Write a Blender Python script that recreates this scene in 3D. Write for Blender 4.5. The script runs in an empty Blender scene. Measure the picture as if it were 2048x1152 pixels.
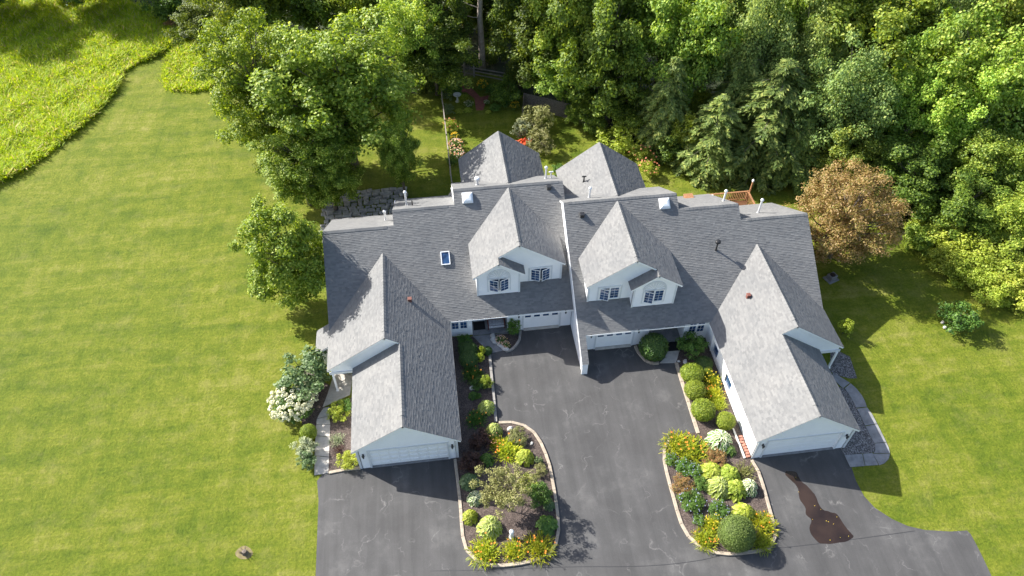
import bpy, bmesh, math, random
import numpy as np
from mathutils import Vector, Matrix
from mathutils.geometry import tessellate_polygon

# ------------------------------------------------------------------ camera, sky, sun, exposure
scene = bpy.context.scene
col = scene.collection
cam_d = bpy.data.cameras.new('camera')
cam = bpy.data.objects.new('camera', cam_d)
col.objects.link(cam)
scene.camera = cam
cam_d.sensor_width = 36
cam_d.lens = 25.919
cam_d.clip_end = 2000
_r = [[0.991836, 0.092946, -0.087306], [-0.127487, 0.73813, -0.662504], [0.002866, 0.668226, 0.743953]]
m = Matrix(_r).to_4x4()
m.translation = Vector((0, 0, 44))
cam.matrix_world = m

SUN = Vector((-1.14, 0.79, 1.0)).normalized()      # direction towards the sun
world = bpy.data.worlds.new('World')
scene.world = world
world.use_nodes = True
wn = world.node_tree
sky = wn.nodes.new('ShaderNodeTexSky')
sky.sky_type = 'NISHITA'
sky.sun_disc = False
sky.sun_elevation = math.asin(SUN.z)
sky.sun_rotation = math.atan2(SUN.x, SUN.y)
sky.altitude = 100
sky.dust_density = 2.0
sky.ozone_density = 0.0
sky.air_density = 0.9
bg = wn.nodes['Background']
bg.inputs['Strength'].default_value = 0.115
wn.links.new(sky.outputs['Color'], bg.inputs['Color'])
sun_d = bpy.data.lights.new('sun', 'SUN')
sun_d.energy = 5.0
sun_d.angle = math.radians(0.53)
sun_d.color = (1.0, 0.965, 0.90)
sun = bpy.data.objects.new('sun', sun_d)
col.objects.link(sun)
sun.rotation_euler = SUN.to_track_quat('Z', 'Y').to_euler()
scene.view_settings.view_transform = 'Standard'
scene.view_settings.look = 'None'
scene.view_settings.gamma = 1.0
scene.view_settings.use_curve_mapping = False
scene.view_settings.exposure = 1.32

rng = np.random.default_rng(7)
random.seed(7)

# ------------------------------------------------------------------ materials
M = {}
def nodes(name):
    mt = bpy.data.materials.new(name)
    mt.use_nodes = True
    nt = mt.node_tree
    M[name] = mt
    return mt, nt, nt.nodes, nt.links, nt.nodes['Principled BSDF']

def ramp(nt, fac, stops, interp='LINEAR'):
    r = nt.nodes.new('ShaderNodeValToRGB')
    r.color_ramp.interpolation = interp
    el = r.color_ramp.elements
    while len(el) < len(stops):
        el.new(0.5)
    for e, (p, c) in zip(el, stops):
        e.position = p
        e.color = (*c, 1)
    nt.links.new(fac, r.inputs['Fac'])
    return r.outputs['Color']

def noise(nt, scale, detail=4, rough=.6, vec=None, dist=0):
    n = nt.nodes.new('ShaderNodeTexNoise')
    n.inputs['Scale'].default_value = scale
    n.inputs['Detail'].default_value = detail
    n.inputs['Roughness'].default_value = rough
    n.inputs['Distortion'].default_value = dist
    if vec is not None:
        nt.links.new(vec, n.inputs['Vector'])
    return n.outputs['Fac']

def pos(nt, scale=(1, 1, 1), rot=0):
    g = nt.nodes.new('ShaderNodeNewGeometry')
    mp = nt.nodes.new('ShaderNodeMapping')
    mp.vector_type = 'TEXTURE' if False else 'POINT'
    mp.inputs['Scale'].default_value = scale
    mp.inputs['Rotation'].default_value = (0, 0, rot)
    nt.links.new(g.outputs['Position'], mp.inputs['Vector'])
    return mp.outputs['Vector']

def math_n(nt, op, a, b=None):
    n = nt.nodes.new('ShaderNodeMath')
    n.operation = op
    for i, v in enumerate((a, b)):
        if v is None:
            continue
        if isinstance(v, (int, float)):
            n.inputs[i].default_value = v
        else:
            nt.links.new(v, n.inputs[i])
    return n.outputs[0]

def mix(nt, fac, a, b, blend='MIX'):
    n = nt.nodes.new('ShaderNodeMix')
    n.data_type = 'RGBA'
    n.blend_type = blend
    if isinstance(fac, (int, float)):
        n.inputs[0].default_value = fac
    else:
        nt.links.new(fac, n.inputs[0])
    for i, v in ((6, a), (7, b)):
        if isinstance(v, tuple):
            n.inputs[i].default_value = (*v, 1)
        else:
            nt.links.new(v, n.inputs[i])
    return n.outputs[2]

def bump(nt, bsdf, h, strength=.4, dist=.02):
    b = nt.nodes.new('ShaderNodeBump')
    b.inputs['Strength'].default_value = strength
    b.inputs['Distance'].default_value = dist
    nt.links.new(h, b.inputs['Height'])
    nt.links.new(b.outputs['Normal'], bsdf.inputs['Normal'])

def plain(name, c, rough=.6, var=.15, scale=3, metallic=0, spec=.5, bmp=0, bscale=40):
    mt, nt, N, L, B = nodes(name)
    f = noise(nt, scale, 5, .65, pos(nt))
    d = tuple(v * (1 - var) for v in c)
    e = tuple(min(1, v * (1 + var)) for v in c)
    L.new(ramp(nt, f, [(.3, d), (.7, e)]), B.inputs['Base Color'])
    B.inputs['Roughness'].default_value = rough
    B.inputs['Metallic'].default_value = metallic
    B.inputs['Specular IOR Level'].default_value = spec
    if bmp:
        bump(nt, B, noise(nt, bscale, 4, .6, pos(nt)), bmp, .02)
    return mt

GAIN = {'leaf_big': 1.4, 'leaf_lime': 1.3, 'leaf_maple': 2.5, 'leaf_light': 2.4, 'leaf_dark': 2.2, 'leaf_hemlock': 2.7, 'leaf_blue': 1.6, 'leaf_brown': 1.35, 'leaf_yew': 1.3, 'leaf_box': 1.5, 'leaf_green': 1.35, 'leaf_day': 1.6, 'leaf_olive': 1.25, 'leaf_meadow': 2.1}
def leafmat(name, stops, trans=.42, gloss=.35, objvar=.5):
    k = GAIN.get(name, 1.15)
    stops = [(p, tuple(min(.9, v * k) for v in c)) for p, c in stops]
    """leaf colour varies leaf by leaf and a little tree by tree"""
    mt, nt, N, L, B = nodes(name)
    g = N.new('ShaderNodeNewGeometry')
    c = ramp(nt, g.outputs['Random Per Island'], stops)
    oi = N.new('ShaderNodeObjectInfo')
    hs = N.new('ShaderNodeHueSaturation')
    L.new(c, hs.inputs['Color'])
    v = N.new('ShaderNodeMapRange')
    v.inputs['To Min'].default_value = 1 - .45 * objvar
    v.inputs['To Max'].default_value = 1 + .45 * objvar
    L.new(oi.outputs['Random'], v.inputs['Value'])
    L.new(v.outputs[0], hs.inputs['Value'])
    w = N.new('ShaderNodeMapRange')
    w.inputs['To Min'].default_value = .5 - .05 * objvar
    w.inputs['To Max'].default_value = .5 + .012 * objvar
    rr = math_n(nt, 'FRACT', math_n(nt, 'MULTIPLY', oi.outputs['Random'], 7.31))
    L.new(rr, w.inputs['Value'])
    L.new(w.outputs[0], hs.inputs['Hue'])
    L.new(hs.outputs['Color'], B.inputs['Base Color'])
    B.inputs['Roughness'].default_value = gloss + .15
    B.inputs['Specular IOR Level'].default_value = .35
    t = N.new('ShaderNodeBsdfTranslucent')
    hs2 = N.new('ShaderNodeHueSaturation')
    hs2.inputs['Hue'].default_value = .485
    hs2.inputs['Saturation'].default_value = 1.1
    hs2.inputs['Value'].default_value = 1.2
    L.new(hs.outputs['Color'], hs2.inputs['Color'])
    L.new(hs2.outputs['Color'], t.inputs['Color'])
    mx = N.new('ShaderNodeMixShader')
    mx.inputs[0].default_value = trans
    L.new(B.outputs[0], mx.inputs[1])
    L.new(t.outputs[0], mx.inputs[2])
    L.new(mx.outputs[0], N['Material Output'].inputs['Surface'])
    return mt

def make_materials():
    # mown lawn: broad patches, mower bands, blade-scale grain, dry spots
    mt, nt, N, L, B = nodes('lawn')
    p = pos(nt)
    big = noise(nt, .11, 5, .6, p)
    mid = noise(nt, .8, 8, .78, p)
    fine = noise(nt, 5.5, 6, .85, p)
    bands = noise(nt, 1.0, 5, .7, pos(nt, (.10, .75, 1), .03), .6)
    bands2 = noise(nt, 1.0, 5, .7, pos(nt, (.8, .06, 1), .06), .5)
    f = math_n(nt, 'ADD', math_n(nt, 'MULTIPLY', big, .22), math_n(nt, 'MULTIPLY', mid, .36))
    f = math_n(nt, 'ADD', f, math_n(nt, 'MULTIPLY', bands, .30))
    f = math_n(nt, 'ADD', f, math_n(nt, 'MULTIPLY', bands2, .15))
    c = ramp(nt, f, [(.42, (.07, .108, .010)), (.49, (.108, .143, .013)), (.55, (.148, .172, .019)), (.62, (.215, .215, .05))])
    g = ramp(nt, fine, [(.36, (.45, .5, .4)), (.5, (1, 1, 1)), (.64, (1.55, 1.45, 1.35))])
    c = mix(nt, .62, c, g, 'MULTIPLY')
    dry = ramp(nt, noise(nt, .5, 8, .8, p), [(.50, (0, 0, 0)), (.66, (1, 1, 1))])
    sep = N.new('ShaderNodeSeparateColor')
    L.new(dry, sep.inputs[0])
    c = mix(nt, math_n(nt, 'MULTIPLY', sep.outputs[0], .28), c, (.25, .22, .08))
    L.new(c, B.inputs['Base Color'])
    B.inputs['Roughness'].default_value = .8
    B.inputs['Specular IOR Level'].default_value = .1
    bump(nt, B, math_n(nt, 'ADD', fine, math_n(nt, 'MULTIPLY', mid, 1.5)), .9, .12)
    # asphalt with pale filled cracks and scuffed patches
    mt, nt, N, L, B = nodes('asphalt')
    p = pos(nt)
    base = ramp(nt, noise(nt, .35, 6, .65, p), [(.34, (.055, .054, .054)), (.55, (.067, .066, .066)), (.72, (.10, .098, .096))])
    g = ramp(nt, noise(nt, 60, 2, .7, p), [(.3, (.75, .75, .75)), (.7, (1.25, 1.25, 1.25))])
    base = mix(nt, .7, base, g, 'MULTIPLY')
    trk = ramp(nt, noise(nt, 1.0, 5, .65, pos(nt, (1.1, .07, 1), -.12), .5), [(.38, (.86, .86, .86)), (.62, (1.16, 1.15, 1.14))])
    base = mix(nt, .8, base, trk, 'MULTIPLY')
    warp = N.new('ShaderNodeTexNoise')
    warp.inputs['Scale'].default_value = .9
    warp.inputs['Detail'].default_value = 5
    L.new(p, warp.inputs['Vector'])
    va = N.new('ShaderNodeVectorMath')
    va.operation = 'MULTIPLY_ADD'
    L.new(warp.outputs['Color'], va.inputs[0])
    va.inputs[1].default_value = (2.6, 2.6, 0)
    L.new(p, va.inputs[2])
    mp = N.new('ShaderNodeMapping')
    mp.inputs['Scale'].default_value = (1.0, .55, 1)
    mp.inputs['Rotation'].default_value = (0, 0, .3)
    L.new(va.outputs[0], mp.inputs['Vector'])
    vo = N.new('ShaderNodeTexVoronoi')
    vo.feature = 'DISTANCE_TO_EDGE'
    vo.inputs['Scale'].default_value = .5
    L.new(mp.outputs[0], vo.inputs['Vector'])
    line = ramp(nt, vo.outputs['Distance'], [(.0, (1, 1, 1)), (.008, (.35, .35, .35)), (.022, (0, 0, 0))])
    br = ramp(nt, noise(nt, .8, 3, .5, p), [(.46, (0, 0, 0)), (.66, (1, 1, 1))])
    fac = mix(nt, 1.0, line, br, 'MULTIPLY')
    sp = N.new('ShaderNodeSeparateColor')
    L.new(fac, sp.inputs[0])
    c = mix(nt, math_n(nt, 'MULTIPLY', sp.outputs[0], .42), base, (.26, .25, .24))
    L.new(c, B.inputs['Base Color'])
    B.inputs['Roughness'].default_value = .75
    B.inputs['Specular IOR Level'].default_value = .3
    bump(nt, B, noise(nt, 45, 3, .7, p), .35, .01)
    # asphalt shingles: tab by tab tone
    mt, nt, N, L, B = nodes('shingle')
    g = N.new('ShaderNodeNewGeometry')
    c = ramp(nt, g.outputs['Random Per Island'], [(0, (.136, .136, .137)), (.35, (.155, .155, .155)), (.7, (.166, .166, .165)), (1, (.185, .184, .182))])
    big = ramp(nt, noise(nt, .5, 4, .6, pos(nt)), [(.3, (.88, .89, .9)), (.7, (1.08, 1.07, 1.05))])
    gr = ramp(nt, noise(nt, 55, 2, .7, pos(nt)), [(.3, (.86, .86, .86)), (.7, (1.14, 1.14, 1.14))])
    c = mix(nt, 1, mix(nt, 1, c, big, 'MULTIPLY'), gr, 'MULTIPLY')
    L.new(c, B.inputs['Base Color'])
    B.inputs['Roughness'].default_value = .85
    B.inputs['Specular IOR Level'].default_value = .3
    # vinyl siding: clapboard lines
    mt, nt, N, L, B = nodes('siding')
    sx = N.new('ShaderNodeSeparateXYZ')
    g = N.new('ShaderNodeNewGeometry')
    L.new(g.outputs['Position'], sx.inputs[0])
    fr = math_n(nt, 'FRACT', math_n(nt, 'MULTIPLY', sx.outputs['Z'], 8.5))
    c = ramp(nt, noise(nt, 1.2, 4, .6, pos(nt)), [(.3, (.82, .825, .83)), (.7, (.88, .88, .88))])
    L.new(c, B.inputs['Base Color'])
    B.inputs['Roughness'].default_value = .5
    bump(nt, B, math_n(nt, 'SUBTRACT', 1.0, fr), .5, .03)
    plain('trim', (.86, .86, .85), .45, .04)
    plain('trim_grey', (.64, .655, .665), .5, .06)
    plain('door_white', (.88, .88, .87), .4, .03)
    plain('gutter_dark', (.03, .03, .032), .5)
    plain('concrete', (.42, .39, .345), .85, .22, 2.5, bmp=.3)
    plain('soil', (.17, .14, .065), .95, .3, 3)
    plain('concrete_grey', (.21, .21, .212), .85, .28, 2.0, bmp=.3)
    plain('kerb', (.34, .285, .22), .85, .25, 4, bmp=.5, bscale=25)
    plain('kerb_grey', (.25, .235, .215), .85, .25, 4, bmp=.5, bscale=25)
    plain('stone', (.30, .285, .265), .85, .35, 3, bmp=.6, bscale=9)
    plain('stone_pale', (.52, .50, .46), .8, .2, 6, bmp=.5, bscale=12)
    plain('brick', (.30, .13, .09), .85, .4, 9, bmp=.3)
    plain('brick_path', (.22, .07, .055), .9, .35, 4, bmp=.5, bscale=18)
    plain('wood_grey', (.27, .235, .205), .85, .3, 6, bmp=.4)
    plain('wood_board', (.13, .115, .105), .9, .45, 9, bmp=.4)
    plain('wood_deck', (.27, .13, .06), .7, .3, 6, bmp=.3)
    plain('wood_bench', (.14, .035, .02), .6, .25, 6)
    plain('bark', (.13, .105, .085), .9, .35, 5, bmp=.8, bscale=12)
    plain('bark_pale', (.34, .29, .25), .9, .3, 4, bmp=.6, bscale=12)
    plain('metal_white', (.72, .73, .74), .35, .06, metallic=.3)
    plain('metal_black', (.015, .015, .016), .4)
    plain('vent_brown', (.15, .055, .04), .6)
    plain('cushion', (.42, .42, .44), .9, .45, 12)
    plain('fabric_tan', (.48, .40, .33), .9, .1)
    plain('plastic_red', (.62, .09, .03), .5, .1)
    plain('mat_dark', (.012, .011, .011), .95, .3)
    plain('ac_grey', (.16, .15, .15), .6, .2)
    plain('plastic_white', (.75, .76, .77), .4, .05)
    plain('dome_white', (.80, .81, .82), .25, .03)
    plain('porch_wall', (.42, .37, .28), .7, .1)
    mt, nt, N, L, B = nodes('glass')
    c = ramp(nt, noise(nt, 2.2, 2, .5, pos(nt)), [(.35, (.012, .035, .09)), (.7, (.04, .10, .22))])  # mottled blue puts the sky reflection into the pane colour
    L.new(c, B.inputs['Base Color'])
    B.inputs['Roughness'].default_value = .03
    B.inputs['IOR'].default_value = 1.6
    B.inputs['Specular IOR Level'].default_value = .8
    mt, nt, N, L, B = nodes('mulch')
    p = pos(nt)
    vo = N.new('ShaderNodeTexVoronoi')
    vo.inputs['Scale'].default_value = 22
    L.new(pos(nt, (1, 1.6, 1), .7), vo.inputs['Vector'])
    sp = N.new('ShaderNodeSeparateColor')
    L.new(vo.outputs['Color'], sp.inputs[0])
    f = math_n(nt, 'ADD', math_n(nt, 'MULTIPLY', sp.outputs[0], .5), math_n(nt, 'MULTIPLY', noise(nt, 1.1, 5, .7, p), .6))
    L.new(ramp(nt, f, [(.25, (.035, .024, .02)), (.55, (.085, .062, .052)), (.85, (.17, .13, .11))]), B.inputs['Base Color'])
    B.inputs['Roughness'].default_value = .95
    bump(nt, B, sp.outputs[0], .9, .05)
    mt, nt, N, L, B = nodes('gravel')
    vo = N.new('ShaderNodeTexVoronoi')
    vo.inputs['Scale'].default_value = 17
    L.new(pos(nt), vo.inputs['Vector'])
    sp = N.new('ShaderNodeSeparateColor')
    L.new(vo.outputs['Color'], sp.inputs[0])
    L.new(ramp(nt, sp.outputs[1], [(0, (.05, .047, .046)), (.6, (.15, .14, .135)), (1, (.36, .34, .33))]), B.inputs['Base Color'])
    B.inputs['Roughness'].default_value = .9
    bump(nt, B, math_n(nt, 'SUBTRACT', 1, vo.outputs['Distance']), 1, .06)
    mt, nt, N, L, B = nodes('puddle')
    c = ramp(nt, noise(nt, .55, 3, .5, pos(nt)), [(.35, (.018, .012, .010)), (.65, (.036, .023, .017))])
    L.new(c, B.inputs['Base Color'])
    B.inputs['Roughness'].default_value = .06
    B.inputs['Specular IOR Level'].default_value = .45
    mt, nt, N, L, B = nodes('forest_floor')
    p = pos(nt)
    c = ramp(nt, noise(nt, .6, 6, .75, p), [(.3, (.02, .022, .008)), (.55, (.035, .055, .012)), (.75, (.07, .06, .03))])
    L.new(c, B.inputs['Base Color'])
    B.inputs['Roughness'].default_value = 1
    bump(nt, B, noise(nt, 3, 6, .75, p), 1, .25)
    leafmat('leaf_maple', [(0, (.04, .075, .009)), (.5, (.08, .125, .015)), (.85, (.125, .165, .022)), (1, (.21, .25, .05))])  # bright top stops put sunlit highlights into the tree leaf colours
    leafmat('leaf_big', [(0, (.07, .12, .012)), (.5, (.135, .205, .022)), (.85, (.22, .29, .035)), (1, (.40, .45, .10))], objvar=.12)
    leafmat('leaf_light', [(0, (.055, .105, .012)), (.5, (.11, .17, .022)), (.85, (.17, .225, .035)), (1, (.27, .31, .07))])
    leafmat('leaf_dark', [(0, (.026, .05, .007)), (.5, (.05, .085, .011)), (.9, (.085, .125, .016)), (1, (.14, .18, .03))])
    leafmat('leaf_hemlock', [(0, (.04, .07, .02)), (.5, (.08, .12, .03)), (.9, (.13, .17, .045)), (1, (.2, .22, .06))])
    leafmat('leaf_blue', [(0, (.045, .08, .03)), (.5, (.085, .135, .05)), (1, (.18, .23, .11))])
    leafmat('leaf_brown', [(0, (.12, .125, .022)), (.3, (.20, .155, .042)), (.6, (.26, .18, .065)), (.9, (.32, .215, .095)), (1, (.40, .30, .15))], objvar=0)
    leafmat('leaf_yew', [(0, (.018, .048, .010)), (.6, (.035, .08, .014)), (1, (.07, .125, .022))], .15, .3, .3)
    leafmat('leaf_box', [(0, (.07, .11, .008)), (.6, (.13, .18, .012)), (1, (.22, .26, .03))], .25, .35, .3)
    leafmat('leaf_lime', [(0, (.14, .20, .018)), (.6, (.24, .30, .03)), (1, (.38, .42, .08))], .4, .4, .3)
    leafmat('leaf_day', [(0, (.12, .18, .012)), (.6, (.24, .28, .02)), (1, (.40, .38, .03))], .4, .4, .35)
    leafmat('leaf_green', [(0, (.03, .085, .012)), (.6, (.06, .14, .02)), (1, (.12, .21, .035))], .3, .35, .4)
    leafmat('leaf_white', [(0, (.45, .48, .28)), (.6, (.62, .63, .42)), (1, (.75, .75, .58))], .3, .4, .1)
    leafmat('leaf_globe', [(0, (.06, .10, .018)), (.6, (.10, .15, .03)), (1, (.17, .22, .055))], .25, .4, .1)
    leafmat('leaf_cream', [(0, (.28, .34, .10)), (1, (.42, .46, .18))], .3, .4, .1)
    leafmat('leaf_olive', [(0, (.10, .115, .03)), (.6, (.18, .19, .06)), (1, (.30, .29, .12))], .3, .4, .3)
    leafmat('leaf_burgundy', [(0, (.03, .014, .012)), (.6, (.06, .028, .02)), (1, (.10, .055, .03))], .2, .4, .2)
    leafmat('leaf_russet', [(0, (.12, .13, .03)), (.5, (.22, .14, .045)), (1, (.32, .16, .06))], .3, .4, .2)
    leafmat('leaf_pale', [(0, (.12, .16, .085)), (.5, (.24, .28, .15)), (1, (.42, .44, .28))], .3, .4, .2)
    leafmat('leaf_meadow', [(0, (.085, .15, .010)), (.4, (.185, .245, .009)), (.85, (.28, .32, .012)), (.93, (.30, .24, .10)), (1, (.36, .30, .15))], .5, .5, 0)
    leafmat('flower_orange', [(0, (.75, .16, .02)), (.6, (.85, .28, .03)), (1, (.9, .45, .08))], .3, .5, 0)
    leafmat('flower_yellow', [(0, (.75, .5, .02)), (1, (.85, .65, .08))], .3, .5, 0)
    leafmat('flower_peach', [(0, (.7, .25, .12)), (1, (.8, .45, .28))], .3, .5, 0)
    leafmat('flower_white', [(0, (.42, .42, .24)), (.5, (.56, .55, .36)), (1, (.66, .65, .48))], .2, .5, 0)
    leafmat('flower_blue', [(0, (.20, .22, .34)), (1, (.40, .42, .54))], .2, .5, 0)
    leafmat('flower_mixed', [(0, (.75, .75, .7)), (.4, (.8, .55, .05)), (.6, (.65, .12, .1)), (.8, (.8, .5, .5)), (1, (.85, .85, .85))], .2, .5, 0)
make_materials()

# ------------------------------------------------------------------ object helpers
def tag(o, label=None, cat=None, group=None, kind=None):
    if label: o['label'] = label
    if cat: o['category'] = cat
    if group: o['group'] = group
    if kind: o['kind'] = kind
    return o

def link(name, me, mat=None, parent=None):
    o = bpy.data.objects.new(name, me)
    col.objects.link(o)
    if mat is not None and me is not None and not me.materials:
        for mm in (mat if isinstance(mat, (list, tuple)) else [mat]):
            me.materials.append(M[mm])
    if parent is not None:
        o.parent = parent
    return o

def empty(name, loc=(0, 0, 0), rz=0, sc=(1, 1, 1)):
    o = bpy.data.objects.new(name, None)
    o.empty_display_size = .3
    col.objects.link(o)
    o.location = loc
    o.rotation_euler = (0, 0, rz)
    o.scale = sc
    return o

def copy_tree(o, parent=None):
    c = o.copy()
    col.objects.link(c)
    c.parent = parent
    for ch in list(o.children):
        copy_tree(ch, c)
    return c

def np_mesh(name, V, F, mats=None, fm=None, smooth=False):
    """V (n,3) array, F list of (k,nv) int arrays"""
    me = bpy.data.meshes.new(name)
    V = np.asarray(V, np.float32)
    me.vertices.add(len(V))
    me.vertices.foreach_set('co', V.ravel())
    F = [f for f in F if len(f)]
    li = np.concatenate([np.asarray(f, np.int32).ravel() for f in F])
    tot = np.concatenate([np.full(len(f), np.asarray(f).shape[1], np.int32) for f in F])
    st = np.concatenate([[0], np.cumsum(tot)[:-1]]).astype(np.int32)
    me.loops.add(len(li))
    me.loops.foreach_set('vertex_index', li)
    me.polygons.add(len(tot))
    me.polygons.foreach_set('loop_start', st)
    me.polygons.foreach_set('loop_total', tot)
    if fm is not None:
        me.polygons.foreach_set('material_index', np.asarray(fm, np.int32))
    me.update(calc_edges=True)
    me.shade_smooth() if smooth else me.shade_flat()
    for mm in (mats or []):
        me.materials.append(M[mm])
    return me

class MB:
    """collects faces for one mesh"""
    def __init__(s):
        s.v, s.f = [], []
    def add(s, vs, fs):
        b = len(s.v)
        s.v += [tuple(v) for v in vs]
        s.f += [tuple(i + b for i in f) for f in fs]
        return s
    def box(s, x0, x1, y0, y1, z0, z1):
        vs = [(x, y, z) for z in (z0, z1) for y in (y0, y1) for x in (x0, x1)]
        return s.add(vs, [(0, 2, 3, 1), (4, 5, 7, 6), (0, 1, 5, 4), (2, 6, 7, 3), (0, 4, 6, 2), (1, 3, 7, 5)])
    def bar(s, a, b, w, h, up=(0, 0, 1)):
        """box beam from a to b"""
        a, b = Vector(a), Vector(b)
        d = (b - a).normalized()
        u = Vector(up)
        sd = d.cross(u)
        if sd.length < 1e-4:
            sd = d.cross(Vector((0, 1, 0)))
        sd.normalize()
        u = sd.cross(d)
        vs = []
        for p in (a, b):
            for i, j in ((-1, -1), (1, -1), (1, 1), (-1, 1)):
                vs.append(p + sd * (w / 2 * i) + u * (h / 2 * j))
        return s.add(vs, [(3, 2, 1, 0), (4, 5, 6, 7), (0, 1, 5, 4), (1, 2, 6, 5), (2, 3, 7, 6), (3, 0, 4, 7)])
    def tube(s, pts, rad, n=7, cap=True):
        pts = [Vector(p) for p in pts]
        vs, fs = [], []
        for i, p in enumerate(pts):
            d = (pts[min(i + 1, len(pts) - 1)] - pts[max(i - 1, 0)]).normalized()
            a = d.orthogonal().normalized() if abs(d.z) < .99 else Vector((1, 0, 0))
            if abs(d.z) < .99:
                a = Vector((0, 0, 1)).cross(d).normalized()
            b = d.cross(a)
            r = rad[i] if hasattr(rad, '__len__') else rad
            for k in range(n):
                t = 2 * math.pi * k / n
                vs.append(p + a * (r * math.cos(t)) + b * (r * math.sin(t)))
        for i in range(len(pts) - 1):
            for k in range(n):
                k2 = (k + 1) % n
                fs.append((i * n + k, i * n + k2, (i + 1) * n + k2, (i + 1) * n + k))
        if cap:
            fs.append(tuple(range(n))[::-1])
            fs.append(tuple((len(pts) - 1) * n + k for k in range(n)))
        return s.add(vs, fs)
    def lathe(s, prof, c=(0, 0, 0), n=12):
        vs, fs = [], []
        for r, z in prof:
            for k in range(n):
                t = 2 * math.pi * k / n
                vs.append((c[0] + r * math.cos(t), c[1] + r * math.sin(t), c[2] + z))
        for i in range(len(prof) - 1):
            for k in range(n):
                k2 = (k + 1) % n
                fs.append((i * n + k, i * n + k2, (i + 1) * n + k2, (i + 1) * n + k))
        fs.append(tuple(range(n))[::-1])
        fs.append(tuple((len(prof) - 1) * n + k for k in range(n)))
        return s.add(vs, fs)
    def slab(s, loops, nvec, t):
        """planar polygon (first loop) with holes, extruded by nvec*t"""
        loops = [[Vector(p) for p in lp] for lp in loops]
        tris = tessellate_polygon(loops)
        flat = [p for lp in loops for p in lp]
        n = len(flat)
        off = Vector(nvec) * t
        b = len(s.v)
        s.v += [tuple(p) for p in flat] + [tuple(p + off) for p in flat]
        for a, c, d in tris:
            s.f.append((b + a, b + c, b + d))
            s.f.append((b + n + d, b + n + c, b + n + a))
        o = 0
        for lp in loops:
            k = len(lp)
            for i in range(k):
                j = (i + 1) % k
                s.f.append((b + o + i, b + o + j, b + n + o + j, b + n + o + i))
            o += k
        return s
    def mesh(s, name, bevel=0, smooth=False):
        me = bpy.data.meshes.new(name)
        me.from_pydata(s.v, [], s.f)
        bm = bmesh.new()
        bm.from_mesh(me)
        bmesh.ops.recalc_face_normals(bm, faces=bm.faces)
        if bevel:
            bmesh.ops.bevel(bm, geom=[e for e in bm.edges if e.calc_face_angle(0) > .5], offset=bevel, segments=1, affect='EDGES')
        bm.to_mesh(me)
        bm.free()
        if smooth:
            me.shade_smooth()
        return me
    def build(s, name, mat, parent=None, bevel=0, smooth=False):
        return link(name, s.mesh(name, bevel, smooth), mat, parent)

def sheet(name, pts, z, mat, parent=None, t=None, kind='structure'):
    """flat ground sheet (with thickness t downwards when given)"""
    mb = MB()
    if t:
        mb.slab([[(x, y, z) for x, y in pts]], (0, 0, -1), t)
    else:
        lp = [Vector((x, y, z)) for x, y in pts]
        mb.add(lp, tessellate_polygon([lp]))
    o = mb.build(name, mat, parent)
    if kind and parent is None:
        o['kind'] = kind
    return o

# ------------------------------------------------------------------ ground, drive, beds, walks
def chaikin(pts, n=2, closed=True):
    for _ in range(n):
        out = []
        k = len(pts)
        rngk = range(k) if closed else range(k - 1)
        if not closed:
            out.append(pts[0])
        for i in rngk:
            a, b = pts[i], pts[(i + 1) % k]
            out.append((a[0] * .75 + b[0] * .25, a[1] * .75 + b[1] * .25))
            out.append((a[0] * .25 + b[0] * .75, a[1] * .25 + b[1] * .75))
        if not closed:
            out.append(pts[-1])
        pts = out
    return pts

sheet('lawn', [(-260, -120), (260, -120), (260, 320), (-260, 320)], 0, 'lawn')
ff = [(-58.45,90.25),(-43.12,90.17),(-35.23,91.32),(-24.65,83.74),(-11.93,82.17),(-2.83,74.68),(7.83,70.11),(9.86,65.1),(16.79,60.26),(21.73,53.75),(28.16,50.92),(32.67,49.98),(37.01,46.59),(41.24,42.72),(43.61,38.68),(46.54,34.85),(53.77,29.7)] 
sheet('forest_floor', ff + [(200, 30), (240, 260), (-240, 260), (-200, 110)], .008, 'forest_floor')

drive = [(-9.94,13.03),(-9.37,16.18),(-9.33,17.86),(-9.35,20.07),(-9.38,22.72),(-9.54,24.07),(-8.74,25.12)]
drive += [(-6, 26), (-1, 28), (2, 33), (4.2, 35.2), (9.6, 35.2), (19.5, 32.5), (24, 27)]
drive += [(25.47,21.9),(25.33,20.5),(25.21,19.65),(25.26,18.59),(25.59,17.73),(26.32,16.9),(27.07,16.34),(28.02,15.96),(29.51,15.67),(30.59,15.6),(30.69,15.36),(30.68,14.66),(30.62,13.73),(30.53,12.77),(29.81,8.73)]
sheet('driveway', drive, .006, 'asphalt')

pud = chaikin([(20.99,20.94),(21.6,20.87),(21.68,20.33),(21.8,19.91),(22.21,19.25),(22.1,18.07),(22.61,17.91),(23.14,17.6),(23.1,16.99),(23.54,16.18),(23.13,15.91),(22.07,15.82),(21.22,15.88),(20.9,16.33),(20.94,16.89),(21.29,17.5),(21,17.83),(21.23,18.28),(21.09,18.99),(21.26,19.77),(21.14,20.2),(20.82,20.65)], 1)
pud = [(x + random.uniform(-.07, .07), y + random.uniform(-.07, .07)) for x, y in pud]
pud = chaikin(pud, 1)
sheet('puddle', pud, .012, 'puddle')
# a low seam line crossing the drive
sm_ = MB()
sp_ = chaikin([(-2.58,17.29),(1.57,16.83),(5.45,16.54),(10.2,15.91),(13.58,15.84),(15.21,16.06),(19.92,15.97),(23.12,15.94),(27.37,15.98)], 2, False)
for a, b in zip(sp_, sp_[1:]):
    sm_.bar((a[0], a[1], .008), (b[0], b[1], .008), .035, .006)
tag(sm_.build('asphalt_seam', 'gutter_dark'), kind='structure')

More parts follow.
